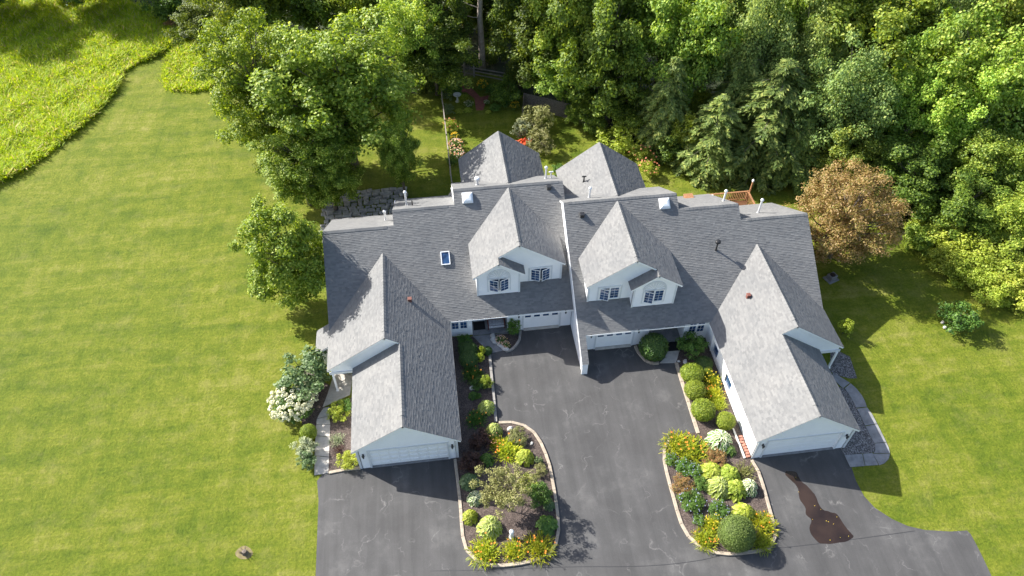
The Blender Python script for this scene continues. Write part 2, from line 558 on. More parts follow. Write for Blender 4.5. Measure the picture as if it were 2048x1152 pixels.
def kerb(name, pts, w=.2, h=.12, mat='kerb', seg=.9, closed=False):
    """edging laid as a row of blocks along a curve"""
    root = empty(name, (pts[0][0], pts[0][1], 0))
    root['kind'] = 'structure'
    P_ = [Vector((x, y, 0)) for x, y in pts] + ([Vector((*pts[0], 0))] if closed else [])
    # resample
    d = [0]
    for a, b in zip(P_, P_[1:]):
        d.append(d[-1] + (b - a).length)
    n = max(1, round(d[-1] / seg))
    def at(s):
        for i in range(len(d) - 1):
            if s <= d[i + 1] or i == len(d) - 2:
                return P_[i].lerp(P_[i + 1], (s - d[i]) / max(1e-6, d[i + 1] - d[i]))
    for i in range(n):
        a, b = at(d[-1] * i / n), at(d[-1] * (i + 1) / n)
        dr = (b - a)
        l = dr.length
        dr.normalize()
        mb = MB()
        hh = h + random.uniform(-.008, .008)
        mb.bar(a + dr * .004 + Vector((0, 0, hh / 2)) - root.location, b - dr * .004 + Vector((0, 0, hh / 2)) - root.location, w, hh)
        link('kerb_block', mb.mesh('kerb_block', .012), mat, root)
    return root

islandL = [(-0.53,24.48),(-0.47,22.59),(-0.44,21.11),(-0.47,19.89),(-0.46,19.1),(-0.3,18.26),(0.19,17.59),(0.89,17.17),(1.79,17.03),(2.9,17.03),(3.84,17.12),(4.73,17.4),(5.24,18.09),(5.49,18.94),(5.58,20.04),(5.63,21.82),(5.61,23.25),(5.42,24.62),(5.04,25.71),(4.4,26.42),(3.6,26.79),(2.66,26.88)]
bedL = [(-.25, 26.0), (-.25, 34.6), (1.5, 34.8), (1.75, 34.0)] + [(2.93,33.2)]
mul = [(-.25, 24.7)] + islandL + [(2.48,26.92),(2.68,32.95)] + [(1.6, 34.6), (-.25, 34.75)]
sheet('mulch_bed', mul, .07, 'mulch', t=.06)
kerb('island_kerb', islandL, .2, .13)
kerb('bed_kerb', [(2.48,26.96),(2.55,28.8),(2.6,30.87),(2.68,32.95)], .2, .13, 'kerb_grey')
islandR = [(18.95,21.92),(19.14,21.68),(19.07,20.15),(18.88,18.19),(18.74,16.98),(18.39,16.29),(17.81,15.95),(16.91,15.98),(15.99,15.96),(14.94,16.05),(14.07,16.43),(13.51,17),(13.17,17.69),(13.07,18.64),(13.1,19.9),(13.12,21.52),(13.23,22.88),(13.53,23.72),(14.28,24.29),(15.34,24.44),(16.03,24.41)]
mulR = islandR + [(16.03,24.41),(16.18,30.28),(16.67,31.23),(18.79,32.87)] + [(18.95, 31.9), (18.95, 22.1)]
sheet('mulch_bed', mulR, .07, 'mulch', t=.06)
kerb('island_kerb', [(18.95,21.92),(19.14,21.68),(19.07,20.15),(18.88,18.19),(18.74,16.98),(18.39,16.29),(17.81,15.95),(16.91,15.98),(15.99,15.96),(14.94,16.05),(14.07,16.43),(13.51,17),(13.17,17.69),(13.07,18.64),(13.1,19.9),(13.12,21.52),(13.23,22.88),(13.54,23.72),(14,24.16)], .2, .13)
kerb('bed_kerb', [(16.18,30.28),(16.13,28.28),(16.08,26.38),(16.04,24.33)], .24, .13)
ringR = [(13.56,32.17),(13.63,31.58),(13.9,30.92),(14.17,30.47),(14.92,30.42)]
sheet('mulch_bed', ringR + [(14.93,30.43),(15.89,31.56),(15.78,33.01),(14.6,33.26),(13.66,32.32)], .06, 'mulch', t=.05)
kerb('ring_kerb', ringR, .2, .16, 'kerb', .5)
# brick row along the right garage wall
# left front beds and curved walk
walkL = [[(-9.72,24.49),(-8.82,24.54),(-8.82,25.67),(-9.77,25.9)], [(-9.77,25.95),(-8.83,25.72),(-8.83,27.2),(-9.79,27.43)],
         [(-9.79,27.47),(-8.83,27.25),(-8.84,28.18),(-9.77,28.33)], [(-9.77,28.37),(-8.84,28.22),(-8.9,28.9),(-9.75,28.77),(-9.78,28.59)], [(-9.74,28.81),(-8.9,28.95),(-8.96,29.66),(-9.33,29.62),(-9.57,29.22)]]
wk = empty('walkway', (-10, 25, 0)); wk['kind'] = 'structure'
for s in walkL:
    o = sheet('slab', s, .05, 'concrete', wk, t=.05)
    o.location = (10, -25, 0)
sheet('porch_paving', [(-9.42,29.69),(-7.54,30.5),(-7.35,32.3),(-8.72,32.48),(-9.12,30.7)], .045, 'concrete', t=.04)
sheet('mulch_bed', [(-8.94,29.63),(-7.36,30.27),(-7.3,24.72),(-8.82,24.62)], .03, 'mulch', t=.025)
kerb('bed_kerb', [(-8.79,24.54),(-7.75,24.63),(-6.72,24.61)], .2, .1)
sheet('mulch_bed', chaikin([(-11.12,30.96),(-9.7,32.07),(-8.68,31.29),(-9.09,30.07),(-9.75,28.51),(-9.9,27.54),(-10.45,27.69),(-11.01,29.28)], 2), .03, 'mulch', t=.025)
# left entry walk
sheet('entry_walk', [(1.49,34.67),(4.35,34.65),(3.93,33.07),(2.9,32.92),(2.12,33.77)], .04, 'concrete_grey', t=.035)
sheet('mulch_bed', chaikin([(3.07,34.52),(4.27,34.61),(5.14,34.26),(4.91,33.42),(4.21,32.94),(3.71,33.43),(3.2,33.97)], 2), .05, 'mulch', t=.04)
kerb('ring_kerb', [(5.24,34.73),(5.04,33.79),(4.45,33.01),(3.87,32.89)], .18, .16, 'kerb_grey', .4)
# right entry walk
sheet('entry_walk', [(14.97,30.44),(16.17,30.31),(16.77,31.37),(15.81,31.4),(15.46,30.82)], .05, 'concrete', t=.045)
# right curved walk, slab by slab, and gravel
wk = empty('walkway', (28, 25, 0)); wk['kind'] = 'structure'
for s in ([(27.27,28.06),(27.53,27.75),(28.11,27.01),(27.42,26.63),(27.04,27.53)],
          [(28.15,26.96),(28.37,26.46),(28.49,25.86),(28.49,25.38),(28.42,24.95),(27.67,24.96),(27.66,25.75),(27.55,26.61)],
          [(28.41,24.88),(28.52,24.29),(28.51,23.56),(27.62,23.51),(27.65,24.23),(27.66,24.87)],
          [(28.51,23.51),(28.5,22.84),(28.48,22.12),(27.64,22.13),(27.62,22.78),(27.62,23.44)],
          [(28.47,22.07),(28.44,21.71),(28.34,21.29),(27.25,21.43),(27.46,21.6),(27.65,22.09)],
          [(28.32,21.24),(28.02,20.86),(27.6,20.61),(27.22,20.53),(27.18,21.38)],
          [(25.27,21.53),(26.46,21.47),(26.25,20.6),(25.26,20.64)], [(26.52,21.47),(27.17,21.44),(27.16,20.55),(26.29,20.61)]):
    o = sheet('slab', s, .05, 'concrete_grey', wk, t=.05)
    o.location = (-28, -25, 0)
sheet('gravel_bed', [(28.07,30.26),(29.13,29.25),(28.82,27.35),(28.32,27.39),(27.53,27.75),(27.16,28.17)], .025, 'gravel', t=.02)
sheet('gravel_bed', [(25.3, 28.6)] + [(27.39,26.63),(27.54,26.61),(27.65,25.73),(27.66,24.94),(27.6,23.44),(27.64,22.09),(27.45,21.6),(27.26,21.48),(25.28,21.55),(25.24,21.96)], .025, 'gravel', t=.02)
# brick path and patio in the back garden
sheet('brick_path', [(3.88,70.18),(4.4,70.12),(4.2,68.66),(4.82,67.4),(5.29,66.17),(7.25,66.7),(7.35,66.3),(5.89,65.59),(5.34,63.78),(4.63,63.87),(4.66,66),(3.93,67.25),(3.35,67.32),(3.63,69)], .02, 'brick_path', t=.015)
pt = empty('stone_patio', (-7, 49, 0)); pt['kind'] = 'structure'
x = -10.4
yrow = 46.2
while yrow < 52.2:
    h = random.uniform(.42, .68)
    x = -10.3 + random.uniform(-.2, .2)
    while x < -3.4:
        w = random.uniform(.45, .95)
        j = lambda: random.uniform(-.08, .08)
        lp = [(x + .03 + j() + 7, yrow + .03 + j() - 49), (x + w - .03 + j() + 7, yrow + .03 + j() - 49), (x + w - .03 + j() + 7, yrow + h - .03 + j() - 49), (x + .03 + j() + 7, yrow + h - .03 + j() - 49)]
        z = .14 + random.uniform(-.09, .12)
        mb = MB().slab([[(a, b, z) for a, b in lp]], (0, 0, -1), .3)
        mb.build('stone', 'stone', pt, bevel=.06)
        x += w
    yrow += h
# worn ring round the little stump in the left lawn
sheet('bare_soil', chaikin([(-14.29,19.82),(-14.06,20.17),(-13.69,20.31),(-13.27,20),(-13.12,19.67),(-13.36,19.4),(-13.89,19.43)], 2), .006, 'soil')

# ------------------------------------------------------------------ houses
K = .667
def zm(y): return 2.37 + K * (y - 34.4)
def yv(z): return 34.4 + (z - 2.37) / K

def shingles(poly, parent, e=.125, tabw=(.16, .32)):
    """one mesh of overlapping tabs covering a roof polygon"""
    P_ = [Vector(p) for p in poly]
    n = Vector((0, 0, 0))
    for i in range(len(P_)):
        a, b = P_[i], P_[(i + 1) % len(P_)]
        n += a.cross(b)
    n.normalize()
    if n.z < 0: n = -n
    u = Vector((0, 0, 1)).cross(n).normalized()
    v = n.cross(u)
    if v.z < 0: v, u = -v, -u
    o = P_[0]
    q = [((p - o).dot(u), (p - o).dot(v)) for p in P_]
    v0 = min(t[1] for t in q); v1 = max(t[1] for t in q)
    quads = []
    r = 0
    y = v0
    while y < v1 - 1e-3:
        ya, yb = y, min(y + e, v1)
        ym = (ya + yb) / 2
        cr = []
        for i in range(len(q)):
            (x0, y0), (x1, y1) = q[i], q[(i + 1) % len(q)]
            if (y0 <= ym) != (y1 <= ym):
                f = lambda t: x0 + (x1 - x0) * (t - y0) / (y1 - y0)
                lo, hi = min(x0, x1), max(x0, x1)
                cl = lambda t: min(hi, max(lo, t))
                cr.append((f(ym), cl(f(ya)), cl(f(yb))))
        cr.sort()
        for k in range(0, len(cr) - 1, 2):
            (lm, la, lb), (rm, ra, rb) = cr[k], cr[k + 1]
            L = rm - lm
            if L < .02: continue
            cuts = [0]
            s = random.uniform(.05, tabw[1])
            while s < L - .08:
                cuts.append(s)
                s += random.uniform(*tabw)
            cuts.append(L)
            for c0, c1 in zip(cuts, cuts[1:]):
                f0, f1 = c0 / L, c1 / L
                th = random.uniform(.010, .021)
                quads.append((la + (ra - la) * f0, ya, la + (ra - la) * f1, lb + (rb - lb) * f1, yb, lb + (rb - lb) * f0, th))
        y += e
        r += 1
    Q = np.array(quads)
    U = np.array(u); Vv = np.array(v); Nn = np.array(n); O = np.array(o)
    def pt(a, b, h): return O + a[:, None] * U + b[:, None] * Vv + (h[:, None] if hasattr(h, '__len__') else h) * Nn
    th = Q[:, 6]
    z = .003
    vs = np.stack([pt(Q[:, 0], Q[:, 1], th), pt(Q[:, 2], Q[:, 1], th), pt(Q[:, 3], Q[:, 4], z), pt(Q[:, 5], Q[:, 4], z),
                   pt(Q[:, 0], Q[:, 1], -.01), pt(Q[:, 2], Q[:, 1], -.01)], 1)
    k = len(Q)
    b = np.arange(k)[:, None] * 6
    F = [np.concatenate([b + np.array([0, 1, 2, 3]), b + np.array([0, 4, 5, 1])])]
    me = np_mesh('shingles', vs.reshape(-1, 3), F, ['shingle'])
    s_ = link('shingles', me, None, parent)
    s_['kind'] = 'stuff'
    return n

class House:
    def __init__(s, mirror, label, group):
        s.mir = mirror
        s.root = empty('attached_house', s.w(0, 34, 0))
        tag(s.root, label, 'house', group)
        s.inv = Matrix.Translation(-Vector(s.root.location))
    def w(s, x, y, z):
        return Vector((18.74 - x, y - 2.5, z)) if s.mir else Vector((x, y, z))
    def put(s, mb, name, mat, parent=None, bevel=0, smooth=False):
        """mb is in unit-local coordinates"""
        o = s.root.location
        mb.v = [tuple(s.w(*v) - o) for v in mb.v]
        return mb.build(name, mat, parent or s.root, bevel, smooth)
    def roof(s, pts, name='roof_panel'):
        """pts local (x,y,z) roof polygon: deck plus shingles"""
        P_ = [s.w(*p) - s.root.location for p in pts]
        n = Vector((0, 0, 0))
        for i in range(len(P_)):
            n += P_[i].cross(P_[(i + 1) % len(P_)])
        n.normalize()
        if n.z < 0: n = -n
        mb = MB().slab([[p - n * .012 for p in P_]], -n, .13)
        d = mb.build(name, 'trim', s.root)
        d.data.materials.append(M['shingle'])
        for f in d.data.polygons:
            if f.normal.z > .5: f.material_index = 1
        shingles(P_, d)
        return d
    def ridge(s, a, b, w=.16, k=.7, h=.03):
        """raised ridge vent with cap pieces from a to b (local)"""
        A, B = s.w(*a) - s.root.location, s.w(*b) - s.root.location
        d = (B - A)
        L = d.length
        d.normalize()
        sd = d.cross(Vector((0, 0, 1))).normalized()
        up = Vector((0, 0, 1))
        vs, fs = [], []
        n = max(1, int(L / .28))
        for i in range(n):
            p, q = A + d * (L * i / n), A + d * (L * (i + 1) / n + .02)
            e = h + .012
            b_ = len(vs)
            for pp, hh in ((p, e), (q, h)):
                vs += [pp - sd * w + up * (hh - w * k), pp + up * hh, pp + sd * w + up * (hh - w * k), pp - sd * w + up * (-w * k - .0), pp + sd * w + up * (-w * k - .0)]
            fs += [(b_, b_ + 1, b_ + 6, b_ + 5), (b_ + 1, b_ + 2, b_ + 7, b_ + 6), (b_, b_ + 5, b_ + 8, b_ + 3), (b_ + 2, b_ + 4, b_ + 9, b_ + 7), (b_, b_ + 3, b_ + 4, b_ + 2, b_ + 1), (b_ + 5, b_ + 6, b_ + 7, b_ + 9, b_ + 8)]
        me = bpy.data.meshes.new('ridge_cap')
        me.from_pydata([tuple(v) for v in vs], [], fs)
        return link('ridge_cap', me, 'shingle', s.root)
    def wall(s, loops, n, t=.15, name='wall', mat='siding'):
        mb = MB().slab(loops, n, t)
        return s.put(mb, name, mat)
    def window(s, x0, x1, z0, z1, y, opened=(0, 0), cols=2, rows=4, fw=.06):
        """pair of casements in a wall facing -y at y (local); opened = swing in degrees of each sash"""
        r = empty('window'); r.parent = s.root
        fr = MB()
        fr.box(x0 - fw, x0, y - .05, y + .06, z0 - fw, z1 + fw); fr.box(x1, x1 + fw, y - .05, y + .06, z0 - fw, z1 + fw)
        fr.box(x0, x1, y - .05, y + .06, z1, z1 + fw); fr.box(x0, x1, y - .07, y + .06, z0 - fw, z0)
        xm = (x0 + x1) / 2
        fr.box(xm - .035, xm + .035, y - .045, y + .06, z0, z1)
        s.put(fr, 'frame', 'trim', r)
        dk = MB().box(x0, x1, y + .03, y + .05, z0, z1)
        s.put(dk, 'reveal', 'glass', r)
        for i, (a, b) in enumerate(((x0 + .01, xm - .04), (xm + .04, x1 - .01))):
            ang = math.radians(opened[i])
            hx = a if i == 0 else b
            sg = 1 if i == 0 else -1
            wd = b - a
            ca, sa = math.cos(ang), math.sin(ang)
            def tf(mb):
                mb.v = [(hx + sg * (vx * ca) + sg * 0 - sg * 0, y - .02 - vx * sa + vy, vz) if True else 0 for vx, vy, vz in mb.v]
                return mb
            f = .038
            m1 = MB()
            m1.box(0, f, -.02, .02, z0 + .01, z1 - .01); m1.box(wd - f, wd, -.02, .02, z0 + .01, z1 - .01)
            m1.box(f, wd - f, -.02, .02, z0 + .01, z0 + .01 + f); m1.box(f, wd - f, -.02, .02, z1 - .01 - f, z1 - .01)
            s.put(tf(m1), 'sash_frame', 'trim', r)
            m2 = MB().box(f, wd - f, -.006, .006, z0 + .05, z1 - .05)
            s.put(tf(m2), 'pane', 'glass', r)
            for c in range(1, cols):
                xx = f + (wd - 2 * f) * c / cols
                s.put(tf(MB().box(xx - .008, xx + .008, -.014, .014, z0 + .055, z1 - .055)), 'muntin', 'trim', r)
            for c in range(1, rows):
                zz = z0 + .05 + (z1 - z0 - .1) * c / rows
                s.put(tf(MB().box(f, wd - f, -.012, .012, zz - .008, zz + .008)), 'muntin', 'trim', r)
        return r
    def casing(s, x0, x1, z0, z1, y, w=.1):
        c = MB()
        c.box(x0 - w, x0, y - .025, y, z0, z1 + w); c.box(x1, x1 + w, y - .025, y, z0, z1 + w); c.box(x0, x1, y - .025, y, z1, z1 + w)
        return s.put(c, 'casing', 'trim_grey')
    def lantern(s, x, y, z):
        mb = MB().lathe([(.02, .3), (.1, .22), (.1, .2), (.075, .19), (.06, .02), (.03, -.02), (.02, -.08)], (x, y - .14, z - .1), 6)
        mb.box(x - .02, x + .02, y - .14, y, z + .06, z + .1); mb.box(x - .05, x + .05, y - .03, y, z - .05, z + .2)
        return s.put(mb, 'lantern', 'metal_black')
    def pipe(s, x, y, z, h, r=.075, cap='ball', mat='metal_white'):
        rt = MB().lathe([(r * 1.9, -.12), (r * 1.5, .03), (r, .1), (r, h)], (x, y, z), 10)
        o = s.put(rt, 'vent_pipe', mat, smooth=False)
        if cap == 'ball':
            R_ = .135
            c = MB().lathe([(R_ * math.sin(t) + .001, R_ - R_ * math.cos(t)) for t in np.linspace(0, math.pi, 8)], (x, y, z + h - .03), 12)
            s.put(c, 'cap', mat, o, smooth=True)
        elif cap == 'hat':
            c = MB().lathe([(.08, 0), (.2, .02), (.2, .16), (.15, .22), (.01, .25)], (x, y, z + h - .02), 12)
            s.put(c, 'cap', mat, o)
        elif cap == 'tee':
            c = MB().box(x - .18, x + .18, y - .05, y + .05, z + h - .03, z + h + .07)
            s.put(c, 'cap', mat, o, bevel=.02)
        return o
    def boxvent(s, x, y, z, mat='metal_black', w=.3, h=.22):
        mb = MB().box(x - w / 2, x + w / 2, y - w / 2, y + w / 2, z - .15, z + h * .7)
        mb.box(x - w / 2 - .03, x + w / 2 + .03, y - w / 2 - .03, y + w / 2 + .03, z + h * .7, z + h)
        return s.put(mb, 'box_vent', mat, bevel=.015)

def build_house(mirror, label):
    h = House(mirror, label, None)
    xe = 9.69 if mirror else 9.45
    dd = .35 if mirror else 0          # dormer sits a little nearer the party wall in the mirrored unit
    # ---- roofs
    zU, zM, zL = zm(42.6), zm(41.6), zm(40.6)
    front = [(xe, 42.6), (1.1, 42.6), (1.1, 41.6), (-3.5, 41.6), (-3.5, 40.6), (-8.7, 40.6), (-8.7, 34.45)]
    front += [(9.19, 34.4), (9.19, 32.65), (xe, 32.65)] if mirror else [(xe, 34.4)]
    h.roof([(x, y, zm(y)) for x, y in front])
    for x0, x1, yr, yb in ((1.1, xe, 42.6, 46.2), (-3.5, 1.1, 41.6, 46.6), (-8.7, -3.5, 40.6, 45.6)):
        zr = zm(yr)
        h.roof([(x0, yr, zr), (x1, yr, zr), (x1, yb, zr - K * (yb - yr)), (x0, yb, zr - K * (yb - yr))])
        h.ridge((x0 + .05 if x0 > -5 else x0 + .02, yr, zr), (x1 - (.35 if x1 > 5 else .5), yr, zr), k=K)
    for xs, ya, za, yb, zb in ((1.12, 41.6, zM, 42.6, zU), (-3.48, 40.6, zL, 41.6, zM)):
        h.wall([[(xs, ya, za - .1), (xs, yb, zb - .03), (xs, yb + 3.6, zb - K * 3.6 - .03), (xs, ya + 4.9, za - K * 4.9)]], (1, 0, 0), .1, 'step_wall')
    # garage wing and the wider gable behind it share the inner slope
    zi = lambda x: 2.3 - .7 * x
    h.roof([(x, y, zi(x)) for x, y in ((0, 24.47), (-3.5, 24.47), (-3.5, 30.98), (-4.45, 30.98), (-4.45, yv(zi(-4.45)) + .1), (0, yv(2.3) + .1))])
    zo = lambda x: 5.415 + .7 * (x + 4.45)
    outer = [(-4.45, 30.98), (-4.45, yv(5.415) + .1), (-8.75, yv(zo(-8.75)) + .1)]
    if not mirror:
        outer += [(-8.75, 35.25), (-9.75, 35.25), (-9.75, 33.1), (-8.75, 33.1)]
    outer += [(-8.75, 30.98)]
    h.roof([(x, y, zo(x)) for x, y in outer])
    zg = lambda x: 2.3 + .7 * (x + 7)
    h.roof([(x, y, zg(x)) for x, y in ((-7, 24.47), (-3.5, 24.47), (-3.5, 31.3), (-7, 31.3))])
    h.ridge((-3.5, 25.3, 4.75), (-3.5, 30.9, 4.75))
    h.ridge((-4.45, 31.6, 5.415), (-4.45, 38.9, 5.415))
    # dormer
    xr = 5.28 + dd
    zd = lambda x: 7.75 - K * abs(xr - x)
    xl = 1.86 + dd; xR = 8.7 + dd; xb = 3.75 + dd
    h.roof([(x, y, zd(x)) for x, y in ((xl, 35.5), (xb, 35.5), (xb, 36.15), (xr, 36.15), (xr, yv(7.75) + .1), (xl, yv(zd(xl)) + .1))])
    h.roof([(x, y, zd(x)) for x, y in ((xr, 36.15), (xR, 36.15), (xR, yv(zd(xR)) + .1), (xr, yv(7.75) + .1))])
    zb_ = lambda x: zd(xb) - K * (x - xb)
    h.roof([(x, y, zb_(x)) for x, y in ((xb, 35.5), (xb + 1.88, 35.5), (xb + 1.88, 36.42), (xb, 36.42))])
    h.ridge((xr, 36.6, 7.75), (xr, 42.3, 7.75), k=K)
    # sunroom gable at the back
    zs = lambda x: 7.42 - .75 * abs(x - 5.38)
    for xa, xc in ((5.38, 1.95), (5.38, 8.85)):
        h.roof([(xa, 43.1, zs(xa)), (xa, 50, zs(xa)), (xc, 50, zs(xc)), (xc, 43.1, zs(xc))])
    h.ridge((5.38, 43.4, 7.42), (5.38, 49.9, 7.42), k=.75)
    # ---- walls
    # garage front with double door opening
    h.wall([[(-6.71, 24.6, 0), (-.3, 24.6, 0), (-.3, 24.6, zi(-.3) - .15), (-3.5, 24.6, 4.6), (-6.71, 24.6, zg(-6.71) - .15)],
            [(-5.95, 24.6, -.0), (-5.95, 24.6, 2.08), (-.95, 24.6, 2.08), (-.95, 24.6, -.0)]] if False else
           [[(-6.71, 24.6, 0), (-5.95, 24.6, 0), (-5.95, 24.6, 2.08), (-.95, 24.6, 2.08), (-.95, 24.6, 0), (-.3, 24.6, 0), (-.3, 24.6, zi(-.3) - .15), (-3.5, 24.6, 4.6), (-6.71, 24.6, zg(-6.71) - .15)]], (0, 1, 0))
    sidew = [(-.3, 24.6, 0), (-.3, 34.85, 0), (-.3, 34.85, 2.38), (-.3, 24.6, 2.38)]
    holes = []
    if mirror:
        holes = [[(-.3, a, .45), (-.3, b, .45), (-.3, b, 1.4), (-.3, a, 1.4)] for a, b in ((32.45, 33.35), (29.55, 30.6))]
    h.wall([sidew] + holes, (-1, 0, 0))
    for hl in holes:
        a, b = hl[0][1], hl[1][1]
        r = empty('window'); r.parent = h.root
        fr = MB()
        for y0, y1, z0, z1 in ((a - .06, a, .39, 1.46), (b, b + .06, .39, 1.46), (a, b, .39, .45), (a, b, 1.4, 1.46)):
            fr.box(-.34, -.26, y0, y1, z0, z1)
        h.put(fr, 'frame', 'trim', r)
        h.put(MB().box(-.38, -.36, a, b, .45, 1.4), 'pane', 'glass', r)
    h.wall([[(-6.71, 24.6, 0), (-6.71, 33.1, 0), (-6.71, 33.1, 2.35), (-6.71, 24.6, 2.35)]], (1, 0, 0))
    # wide gable over the porch
    h.wall([[(-8.5, 31.1, 1.95), (-7.0, 31.1, 1.95), (-7.0, 31.1, 2.2), (-3.45, 31.1, 4.68), (-3.5, 31.1, 4.62), (-4.45, 31.1, 5.27), (-8.5, 31.1, zo(-8.5) - .14)]], (0, 1, 0))
    h.put(MB().box(-8.62, -7.0, 31.02, 31.1, 1.9, 2.12), 'fascia', 'trim_grey')
    h.put(MB().bar((-8.4, 31.0, 0), (-8.4, 31.0, 1.92), .13, .13).box(-8.5, -8.3, 30.9, 31.1, 0, .12), 'porch_post', 'trim')
    h.put(MB().box(-8.4, -6.8, 33.1, 33.25, 0, 2.6), 'porch_wall', 'porch_wall')
    h.put(MB().box(-7.45, -6.85, 33.03, 33.1, .9, 2.0), 'porch_window', 'glass')
    # outer side walls
    h.wall([[(-8.4, 33.1, 0), (-8.4, 45.2, 0), (-8.4, 45.2, zm(36) - .2), (-8.4, 40.6, zL - .2), (-8.4, 34.6, 2.3), (-8.4, 33.1, 2.3)]], (1, 0, 0))
    if not mirror:
        h.put(MB().box(-9.45, -8.4, 33.3, 35.05, 0, 1.62), 'bay', 'siding')
    h.put(MB().box(-8.4, -3.55, 45.1, 45.25, 0, 3.05), 'wall', 'siding')
    h.put(MB().box(-3.55, 1.1, 46.1, 46.25, 0, 4.0), 'wall', 'siding')
    h.put(MB().box(-3.6, -3.45, 44, 46.1, 0, 4.2), 'wall', 'siding')
    h.put(MB().box(1.05, 2.3, 45.8, 45.95, 0, 5.2), 'wall', 'siding')
    for xs in (2.3, 8.45):
        h.put(MB().box(xs, xs + .15, 43.4, 49.8, 0, zs(xs) - .1 if xs < 5 else zs(8.6) - .1), 'wall', 'siding')
    h.wall([[(2.3, 49.8, 0), (8.6, 49.8, 0), (8.6, 49.8, 4.85), (5.38, 49.8, 7.26), (2.3, 49.8, 4.97)]], (0, -1, 0))
    # front wall: window wall, entry recess, single garage door
    h.wall([[(-.3, 34.85, 0), (1.6, 34.85, 0), (1.6, 34.85, 2.5), (-.3, 34.85, 2.5)], [(.05, 34.85, .86), (1.25, 34.85, .86), (1.25, 34.85, 1.95), (.05, 34.85, 1.95)]], (0, 1, 0))
    h.window(.05, 1.25, .86, 1.95, 34.85, rows=3)
    h.put(MB().box(1.45, 1.6, 35.0, 36.1, 0, 2.6), 'recess_wall', 'siding')
    h.put(MB().box(4.25, 4.4, 35.0, 36.1, 0, 2.6), 'recess_wall', 'siding')
    h.put(MB().box(1.45, 4.4, 36.1, 36.25, 0, 3.3), 'recess_wall', 'siding')
    h.put(MB().box(1.6, 4.25, 34.72, 36.1, 0, .1), 'porch_floor', 'concrete_grey')
    dr = h.put(MB().box(1.75, 2.65, 36.02, 36.1, .12, 2.15), 'entry_door', 'trim')
    h.put(MB().box(1.87, 2.53, 36.0, 36.02, .25, 1.9), 'door_glass', 'glass', dr)
    h.wall([[(4.25, 34.85, 0), (5.48, 34.85, 0), (5.48, 34.85, 2.03), (8.22, 34.85, 2.03), (8.22, 34.85, 0), (9.1, 34.85, 0), (9.1, 34.85, 2.5), (4.25, 34.85, 2.5)]], (0, 1, 0))
    # garage doors
    gd = empty('garage_door'); gd.parent = h.root
    for r in range(4):
        z0 = .06 + r * .505
        h.put(MB().box(-5.95, -.95, 24.69, 24.74, z0 + .011, z0 + .494), 'section', 'door_white', gd, bevel=.008)
        if not mirror:
            for c in range(8):
                x0 = -5.95 + c * .625
                h.put(MB().box(x0 + .07, x0 + .555, 24.655, 24.69, z0 + .09, z0 + .41), 'panel', 'door_white', gd, bevel=.015)
    h.put(MB().box(-5.95, -.95, 24.55, 24.78, 0, .05), 'garage_sill', 'concrete_grey')
    c = MB(); c.box(-6.07, -5.95, 24.56, 24.6, 0, 2.2); c.box(-.95, -.83, 24.56, 24.6, 0, 2.2); c.box(-5.95, -.95, 24.56, 24.6, 2.08, 2.2)
    h.put(c, 'casing', 'trim_grey')
    for xa, xc, zt in ((-6.76, -6.6, 2.4), (-.42, -.25, 2.35)):
        h.put(MB().box(xa, xc, 24.57, 24.6, 0, zt), 'corner_board', 'trim_grey')
    h.lantern(-6.33, 24.6, 1.62); h.lantern(-.62, 24.6, 1.62)
    gd = empty('garage_door'); gd.parent = h.root
    for r in range(4):
        z0 = .05 + r * .495
        h.put(MB().box(5.48, 8.22, 34.94, 34.99, z0 + .005, z0 + .49), 'section', 'door_white', gd, bevel=.008)
        if r == 2:
            for c_ in range(4):
                x0 = 5.48 + .685 * c_ + .12
                h.put(MB().box(x0, x0 + .44, 34.925, 34.94, z0 + .27, z0 + .47), 'pane', 'glass', gd)
    h.put(MB().box(5.48, 8.22, 34.7, 35.0, 0, .045), 'garage_sill', 'concrete')
    c = MB(); c.box(5.37, 5.48, 34.81, 34.85, 0, 2.14); c.box(8.22, 8.33, 34.81, 34.85, 0, 2.14); c.box(5.48, 8.22, 34.81, 34.85, 2.03, 2.14)
    h.put(c, 'casing', 'trim_grey')
    h.lantern(5.1, 34.85, 1.72); h.lantern(8.65, 34.85, 1.72)
    # gutter along the main eave
    g = MB(); g.box(0.05, 9.1, 34.31, 34.325, 2.285, 2.385); g.box(.05, 9.1, 34.325, 34.42, 2.27, 2.285)
    h.put(g, 'gutter', 'trim')
    h.put(MB().box(.06, 9.1, 34.33, 34.4, 2.287, 2.3), 'gutter_bed', 'gutter_dark')
    h.put(MB().tube([(.0, 34.3, 2.2), (-.22, 33.6, 1.95), (-.22, 33.5, .15)], .045, 6), 'downspout', 'trim')
    # dormer walls and windows
    yb0 = 35.8
    def dz(x): return zd(x) - .14
    x0, x1, x2 = 2.15 + dd, 5.3 + dd, 8.47 + dd
    h.wall([[(x0, yb0, zm(yb0) - .1), (x1, yb0, zm(yb0) - .1), (x1, yb0, zb_(x1) - .14), (xb, yb0, zb_(xb) - .15), (x0, yb0, dz(x0))],
            [(3.05 + dd, yb0, 3.76), (4.48 + dd, yb0, 3.76), (4.48 + dd, yb0, 4.93), (3.05 + dd, yb0, 4.93)]], (0, 1, 0))
    h.wall([[(x1, 36.4, zm(36.4) - .1), (x2, 36.4, zm(36.4) - .1), (x2, 36.4, dz(x2)), (xr, 36.4, dz(xr)), (xb - .3, 36.4, dz(xb - .3)), (x1, 36.4, 5.2)],
            [(6.17 + dd, 36.4, 3.85), (7.6 + dd, 36.4, 3.85), (7.6 + dd, 36.4, 5.0), (6.17 + dd, 36.4, 5.0)]], (0, 1, 0))
    h.wall([[(x0, yb0, zm(yb0) - .1), (x0, 39.0, zm(39)), (x0, 39.0, dz(x0)), (x0, yb0, dz(x0))]], (1, 0, 0), .1)
